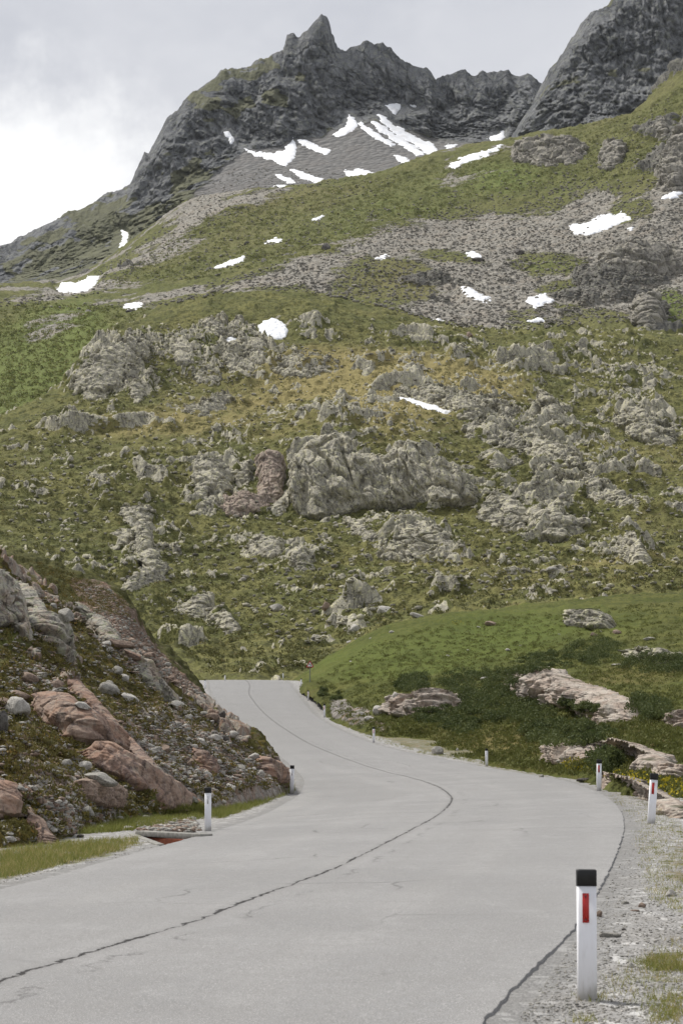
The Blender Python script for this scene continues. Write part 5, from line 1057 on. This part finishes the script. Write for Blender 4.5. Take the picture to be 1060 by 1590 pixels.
SHR = [
    ([(612, 1066), (640, 1048), (665, 1052), (677, 1062), (650, 1072), (620, 1077)], 'dark shrub growing over the top of the reddish roadside outcrop', 60, .55, .55),
    ([(690, 1046), (720, 1040), (790, 1042), (808, 1056), (800, 1075), (760, 1082), (700, 1076), (682, 1060)], 'broad dark shrub left of the long pale slab', 130, .7, .6),
    ([(720, 1078), (790, 1078), (835, 1090), (862, 1108), (830, 1124), (770, 1122), (725, 1110), (700, 1094)], 'large dark shrub mat just below the long pale slab', 170, .65, .5),
    ([(645, 1104), (690, 1098), (725, 1112), (750, 1132), (720, 1144), (680, 1130), (650, 1120)], 'green shrub mat right below the reddish roadside outcrop', 110, .55, .4),
    ([(812, 1138), (840, 1123), (900, 1126), (945, 1140), (950, 1150), (900, 1158), (850, 1160), (820, 1152)], 'long low dark shrub on top of the brownish slab', 120, .55, .5),
    ([(914, 1188), (926, 1183), (950, 1183), (966, 1188), (964, 1199), (945, 1203), (922, 1200)], 'small round dark bush behind the middle red marked post', 45, .36, .8),
    ([(880, 1002), (930, 992), (960, 1000), (955, 1030), (900, 1036), (880, 1020)], 'dark shrub left of the grey slab near the top of the knoll', 80, .8, .7),
    ([(955, 1026), (1000, 1016), (1022, 1024), (1064, 1022), (1064, 1046), (1000, 1046), (960, 1042)], 'dark shrub in front of the grey slab at the right edge', 90, .8, .8),
    ([(980, 1098), (1000, 1086), (1032, 1096), (1038, 1114), (1004, 1121), (986, 1114)], 'dark round shrub at the right end of the long pale slab', 70, .55, .7),
    ([(796, 1040), (826, 1034), (846, 1040), (815, 1048)], 'flat green shrub above the left end of the long pale slab', 30, .5, .35),
    ([(872, 1092), (905, 1094), (932, 1106), (905, 1108), (880, 1104)], 'small dark shrub in the hollow under the long pale slab', 40, .45, .4),
    ([(860, 1010), (900, 1030), (880, 1040), (800, 1030), (820, 1016)], 'loose green shrub mat on the upper knoll', 60, .6, .35),
    ([(486, 1080), (500, 1070), (510, 1076), (504, 1082)], 'tiny dark bush on the verge near the warning sign', 14, .3, .35),
    ([(512, 1082), (526, 1077), (530, 1086), (518, 1089)], 'second tiny bush on the verge by the stream stones', 12, .3, .3)]
for i, (poly, lab, n, r, h) in enumerate(SHR): shrub(poly, lab, n, r, h, .15, seed=40 + i)
# heath tufts and turf: uncounted ground cover
rng = np.random.default_rng(77)
KP = [(490, 1060), (560, 1010), (640, 978), (760, 960), (960, 940), (1060, 938), (1060, 1250), (1000, 1215), (870, 1200), (755, 1185), (660, 1168), (580, 1145), (510, 1100)]
LOWK = [(560, 1110), (640, 1100), (800, 1120), (1060, 1100), (1060, 1260), (1000, 1215), (870, 1203), (755, 1187), (660, 1170), (590, 1148)]
C1, T1 = shrub_points(KP, 4200, 24, .36, .24, rng, 'meadow'); C2, T2 = shrub_points(LOWK, 1500, 24, .24, .16, rng, 'meadow')
C = np.concatenate([C1, C2]); T = np.concatenate([T1 * .8, T2])
link('heath', leaf_mesh('heath', C, None, .15 * rng.uniform(.6, 1.4, len(C)), T, M['turf'], rng, .32, 1.6), kind='stuff', label='low heath and turf tufts on the knoll')
HP = [(0, 690), (120, 600), (260, 500), (450, 470), (700, 510), (1060, 530), (1060, 925), (760, 945), (600, 975), (500, 1040), (330, 1050), (240, 985), (190, 915), (80, 870), (0, 850)]
C, T = shrub_points(HP, 9000, 16, .9, .45, rng, 'hillside')
link('hillside_scrub', leaf_mesh('hillside_scrub', C, None, .42 * rng.uniform(.6, 1.3, len(C)), T, M['scrub'], rng, .5, .5), kind='stuff', label='low scrub on the middle hillside')
C, T = shrub_points([(-20, 660), (0, 480), (60, 470), (250, 480), (120, 590)], 1500, 12, 1.4, .6, rng, 'upper'); Cb, Tb = shrub_points([(330, 330), (500, 295), (690, 250), (830, 215), (1000, 170), (1060, 130), (1060, 260), (860, 290), (700, 320), (560, 380), (330, 430), (150, 450)], 4200, 12, 1.6, .7, rng, 'upper')
C = np.concatenate([C, Cb]); T = np.concatenate([T, Tb])
link('upper_turf', leaf_mesh('upper_turf', C, None, .85 * rng.uniform(.6, 1.3, len(C)), T, M['upturf'], rng, .5, .5), kind='stuff', label='tufts on the upper green slopes')
C, T = shrub_points(BANKPOLY, 2300, 20, .22, .11, rng, 'roadside_bank'); Cb, Tb = shrub_points([(40, 868), (130, 898), (190, 930), (200, 960), (120, 950), (60, 900)], 500, 26, .3, .22, rng, 'far_bank')
C = np.concatenate([C, Cb]); T = np.concatenate([T, Tb])
link('bank_moss', leaf_mesh('bank_moss', C, None, .085 * rng.uniform(.6, 1.4, len(C)), T, M['moss'], rng, .45, .8), kind='stuff', label='moss and heath between the rocks of the bank')
def blades(name, polys, h, w, mat, seed, lab, skip=('road',), tl=(0, 1)):
    rng = np.random.default_rng(seed); V = []; T = []
    for poly, n, per in polys:
        for q in pts_in(poly, n, rng):
            loc, nn, on = hit(*q)
            if loc is None or on.startswith(skip): continue
            t0 = rng.uniform(*tl); m_ = int(per * rng.uniform(.4, 1.5)) + 1
            for _ in range(m_):
                b = loc + np.array([rng.normal() * .05, rng.normal() * .05, -.01]); hh = h * rng.uniform(.45, 1.3); l = rng.normal(size=2) * hh * .45; a = rng.uniform(0, 3.14); ww = w * rng.uniform(.6, 1.2)
                d = np.array([math.cos(a) * ww, math.sin(a) * ww, 0]); V += [b - d, b + d, b + np.array([l[0], l[1], hh])]; T += [np.clip(t0 + rng.normal() * .12, 0, 1)] * 3
    V = np.array(V); link(name, mesh_np(name, V, np.arange(len(V)).reshape(-1, 3), M[mat], {'tone': np.array(T)}, smooth=False), kind='stuff', label=lab)
blades('verge_grass', [([(0, 1365), (70, 1350), (150, 1330), (215, 1312), (215, 1302), (130, 1306), (60, 1312), (0, 1322)], 1500, 7),                        ([(640, 1168), (755, 1188), (870, 1206), (920, 1218), (910, 1212), (870, 1200), (755, 1184), (660, 1166)], 700, 6), ([(530, 1118), (580, 1142), (640, 1160), (640, 1166), (580, 1150), (530, 1126)], 300, 6)], .10, .006, 'grass', 3, 'short grass along the road verges', tl=(.1, .95))
blades('bank_foot_grass', [([(120, 1296), (150, 1284), (230, 1262), (330, 1246), (400, 1226), (452, 1214), (458, 1230), (400, 1252), (345, 1270), (310, 1272), (200, 1290)], 2600, 9)], .15, .008, 'grass', 13, 'green grass along the foot of the rocky bank', tl=(0, .55))
blades('dry_verge_grass', [([(985, 1492), (1060, 1480), (1060, 1510), (1000, 1506)], 160, 10), ([(1000, 1560), (1060, 1540), (1060, 1590), (1020, 1590)], 110, 9), ([(940, 1520), (1060, 1440), (1060, 1540), (980, 1560)], 110, 7), ([(985, 1290), (1060, 1280), (1060, 1420), (1010, 1400)], 420, 7), ([(896, 1548), (905, 1556), (945, 1556), (930, 1540)], 24, 7), ([(930, 1225), (1000, 1240), (1060, 1280), (1060, 1300), (990, 1280)], 260, 7), ([(900, 1568), (920, 1590), (895, 1590)], 10, 10)], .055, .004, 'grass', 4, 'sparse yellowing grass on the gravel verge', tl=(.15, 1))
# flowers
def flowers(polys, seed):
    rng = np.random.default_rng(seed); C = []
    for poly, n in polys:
        for q in pts_in(poly, n, rng):
            loc, nn, on = hit(*q)
            if loc is not None and not on.startswith('road'): C.append(loc + np.array([0, 0, rng.uniform(.04, .2)]))
    C = np.array(C); link('yellow_flowers', leaf_mesh('yellow_flowers', C, None, .065 * rng.uniform(.6, 1.3, len(C)), rng.random(len(C)), M['yellow'], rng, .9, 2.), kind='stuff', label='small yellow flowers beside the slabs')
flowers([([(868, 1186), (890, 1180), (926, 1188), (928, 1204), (880, 1200)], 420), ([(1020, 1208), (1060, 1218), (1060, 1240), (1030, 1228)], 320), ([(930, 1206), (1000, 1200), (1040, 1225), (1060, 1250), (1000, 1220)], 160), ([(700, 966), (715, 963), (720, 970), (704, 972)], 60)], 5)

# ------------------------------------------------------------------ marker posts
bpy.context.view_layer.update(); DG = bpy.context.evaluated_depsgraph_get()
def prism_mesh(name, rings, mat, bevel=0.0, seg=2):
    """rings: list of (z, half_w, half_d) - a rounded rectangular post"""
    bm = bmesh.new(); prev = None
    for z, hw, hd in rings:
        r = min(hw, hd) * 0.35; ring = []
        for cx, cy, a0 in ((hw - r, hd - r, 0), (-hw + r, hd - r, 90), (-hw + r, -hd + r, 180), (hw - r, -hd + r, 270)):
            for i in range(5):
                a = math.radians(a0 + i * 22.5); ring.append(bm.verts.new((cx + r * math.cos(a), cy + r * math.sin(a), z)))
        if prev:
            n = len(ring)
            for i in range(n): bm.faces.new((prev[i], prev[(i + 1) % n], ring[(i + 1) % n], ring[i]))
        else: bm.faces.new(ring[::-1])
        prev = ring
    bm.faces.new(prev); bm.normal_update()
    me = bpy.data.meshes.new(name); bm.to_mesh(me); bm.free(); me.materials.append(mat)
    for p in me.polygons: p.use_smooth = len(p.vertices) == 4
    return me
def box_mesh(name, x0, x1, y0, y1, z0, z1, mat):
    V = [(x, y, z) for x in (x0, x1) for y in (y0, y1) for z in (z0, z1)]
    return mesh_np(name, V, [(0, 1, 3, 2), (4, 6, 7, 5), (0, 4, 5, 1), (2, 3, 7, 6), (0, 2, 6, 4), (1, 5, 7, 3)], mat, smooth=False)
HW = 0.068
ME_BODY = prism_mesh('post_body', [(-0.25, HW, .040), (0.785, HW, .040)], M['post'])
ME_CAP = prism_mesh('cap', [(0.785, HW + .003, .043), (0.892, HW + .003, .043), (0.898, HW, .040), (0.900, HW - .006, .034)], M['cap'])
ME_RR = box_mesh('reflector', -.034, .012, -.046, -.0385, .53, .735, M['refl_red']); ME_RG = box_mesh('reflector', -.018, .018, -.046, -.0385, .56, .72, M['refl_grey'])
def screws():
    bm = bmesh.new()
    for z in (.55, .715):
        bmesh.ops.create_cone(bm, cap_ends=True, segments=10, radius1=.007, radius2=.007, depth=.006, matrix=Matrix.Translation((-.011, -.048, z)) @ Matrix.Rotation(math.pi / 2, 4, 'X'))
    me = bpy.data.meshes.new('screw'); bm.to_mesh(me); bm.free(); me.materials.append(M['screw']); return me
ME_SC = screws()
POSTS = [(911, 1550, 193, 'r', 'nearest white marker post with black cap and red reflector on the gravel verge', 0.4, 1), (1010, 1279, 77, 'r', 'white marker post with red reflector leaning right at the outside of the bend', 4.6, 1), (929, 1228, 48, 'r', 'white marker post with red reflector in front of the round dark bush', 1.5, 1),
         (755, 1189.5, 27, 'g', 'white marker post alone before the green knoll behind the bend', 0, 1), (580, 1153, 24, 'r', 'white marker post below the pale roadside boulders', 0, .8), (503.5, 1114, 21, 'r', 'white marker post at the gravel pull-out near the stream stones', 0, 1), (478.5, 1088, 16, 'r', 'white marker post directly below the warning sign', 0, 1), (467.5, 1066, 12.5, 'g', 'small white marker post just left of the warning sign pole', 0, 1), (439.5, 1055, 11, 'g', 'white marker post standing at the right end of the road crest', 0, .8),
         (323, 1290, 66, 'g', 'white marker post beside the drain on the left verge', -.4, 1), (453, 1230, 41, 'g', 'white marker post at the tip of the rocky bank', 0.8, 1), (318.5, 1069, 14, 'g', 'white marker post at the left edge of the road near the crest', 0, 1), (349.5, 1057, 9.5, 'g', 'far white marker post left of centre behind the road crest', 0, .8), (313.5, 1053, 7.5, 'g', 'tiny far marker post left of the road crest', 0, .8)]
def make_post(loc, hgt, kind, lab, lean, cap=1):
    k = hgt / 0.9; root = bpy.data.objects.new('marker_post', None); COL.objects.link(root); root.location = loc; root.scale = (k, k, k); root.rotation_euler = (0, math.radians(lean), 0); root.empty_display_size = .2
    root['label'] = lab; root['category'] = 'marker post'; root['group'] = 'white marker posts along the road'
    link('post_body', ME_BODY, root); link('cap', ME_CAP, root); r = link('reflector', ME_RR if kind == 'r' else ME_RG, root)
    if kind == 'r': link('screw', ME_SC, r)
    return root
for px, py, h, kind, lab, lean, cp in POSTS:
    loc, n, on = hit(px, py)
    Y = loc[1]; Yw = 0.9 * F / h
    if Y > Yw * 1.25 or on in ('hillside',): Y = Yw; loc = at(px, py, Y)
    print('POST', px, py, on, round(float(Y), 1), 'h=%.2f' % (h * Y / F)); make_post(loc, h * Y / F, kind, lab, lean, cp)
pl = at(421, 1187, 92); make_post(pl, 26 * 92 / F, 'g', 'marker post of which only the black cap shows over the bank', 0)

# ------------------------------------------------------------------ bend warning sign
Ys = 186.0; top = at(477, 1026, Ys); bot = at(481, 1078, Ys)
root = bpy.data.objects.new('warning_sign', None); COL.objects.link(root); root.location = bot
root['label'] = 'triangular red bordered bend warning sign on a grey pole'; root['category'] = 'road sign'
Hs = top[2] - bot[2]; pxm = Ys / F
def tri(name, r, y0, y1, mat, parent, cz):
    bm = bmesh.new(); P = []
    for k in range(3):
        a = math.radians(90 + 120 * k)
        for j in (-14, -5, 5, 14): 
            b = math.radians(90 + 120 * k + j * 2.2); P.append((r * .88 * math.cos(a) + r * .12 * math.cos(b), r * .88 * math.sin(a) + r * .12 * math.sin(b)))
    f = [bm.verts.new((x, y0, z + cz)) for x, z in P]; b = [bm.verts.new((x, y1, z + cz)) for x, z in P]; n = len(P)
    bm.faces.new(f); bm.faces.new(b[::-1])
    for i in range(n): bm.faces.new((f[i], b[i], b[(i + 1) % n], f[(i + 1) % n]))
    bmesh.ops.recalc_face_normals(bm, faces=bm.faces); me = bpy.data.meshes.new(name); bm.to_mesh(me); bm.free(); me.materials.append(mat); return link(name, me, parent)
R = 6.6 * pxm; czs = Hs - R * 0.98
plate = tri('sign_plate', R, -.03, .0, M['sign_red'], root, czs); tri('sign_face', R * .66, -.045, -.032, M['sign_white'], plate, czs)
# black arrow: a stem that rises and bends away to the left
sw = R * .085; PA = [(.20, -.26), (.20, -.02), (.17, .07), (.09, .13), (-.08, .18)]
bm = bmesh.new()
def quad(pts, y=-.05):
    f = bm.faces.new([bm.verts.new((x * R, y, z * R + czs)) for x, z in pts])
for (x0, z0), (x1, z1) in zip(PA[:-1], PA[1:]):
    d = math.hypot(x1 - x0, z1 - z0); nx, nz = -(z1 - z0) / d * .075, (x1 - x0) / d * .075; quad([(x0 - nx, z0 - nz), (x0 + nx, z0 + nz), (x1 + nx, z1 + nz), (x1 - nx, z1 - nz)], -.05 - .0005 * abs(x0 * 3 + z0))
quad([(-.05, .32), (-.30, .20), (-.09, .04)], -.053)
me = bpy.data.meshes.new('arrow'); bm.to_mesh(me); bm.free(); me.materials.append(M['sign_black']); link('arrow', me, plate)
bm = bmesh.new(); bmesh.ops.create_cone(bm, cap_ends=True, segments=12, radius1=.04, radius2=.04, depth=Hs + .3, matrix=Matrix.Translation((0.0, .045, (Hs - .3) / 2 - .05))); me = bpy.data.meshes.new('pole'); bm.to_mesh(me); bm.free(); me.materials.append(M['steel']); link('pole', me, root)

# ------------------------------------------------------------------ drain inlet in the left verge
A_ = at(214, 1296, 40.3); B_ = at(303, 1297, 38.2); C_ = at(256, 1313, 35.2)
for q in (A_, B_, C_): q[2] = gz(q[0], q[1])
root = bpy.data.objects.new('drain_inlet', None); COL.objects.link(root); root['label'] = 'sunken drain inlet with concrete rim and rusty red wall at the left road edge'; root['category'] = 'drain'
def wall(name, p, q, z0, z1, th, mat, out=(0, 1)):
    p = np.array(p); q = np.array(q); d = (q - p)[:2]; L_ = np.linalg.norm(d); n = np.array([-d[1], d[0]]) / L_
    V = []
    for e, zt in ((p, 0), (q, 0)):
        for s_ in (0, th):
            for z in (z0, z1): V.append((e[0] + n[0] * s_, e[1] + n[1] * s_, e[2] + z))
    me = mesh_np(name, V, [(0, 1, 3, 2), (4, 6, 7, 5), (0, 4, 5, 1), (2, 3, 7, 6), (0, 2, 6, 4), (1, 5, 7, 3)], mat, smooth=False); o = link(name, me, root)
    b = o.modifiers.new('bevel', 'BEVEL'); b.width = .015; b.segments = 2; return o
Ad = np.array(A_); Bd = np.array(B_)
wall('rusty_wall', Ad + [0, .02, 0], Bd + [0, .02, 0], -.6, -.045, .08, M['rust']); wall('rim', Ad + [-.05, -.02, 0], Bd + [.1, -.02, 0], -.04, .07, .28, M['concrete'])
wall('side_wall', np.array(C_), Ad + [-.06, 0, 0], -.6, .02, .14, M['concrete'])

# ------------------------------------------------------------------ the air between
bm = bmesh.new(); bmesh.ops.create_cube(bm, size=1.0); me = bpy.data.meshes.new('haze'); bm.to_mesh(me); bm.free()
m = bpy.data.materials.new('haze'); m.use_nodes = True; m.node_tree.nodes.clear(); nb = NB(m.node_tree)
v = nb.n('ShaderNodeVolumePrincipled', {'Color': (0.90, 0.95, 1.0, 1), 'Density': 0.000018, 'Anisotropy': 0.2}); nb.n('ShaderNodeOutputMaterial', {1: v.outputs[0]})
me.materials.append(m); hz = link('haze', me, kind='stuff'); hz.scale = (3600, 2300, 960); hz.location = (0, 1100, 440)
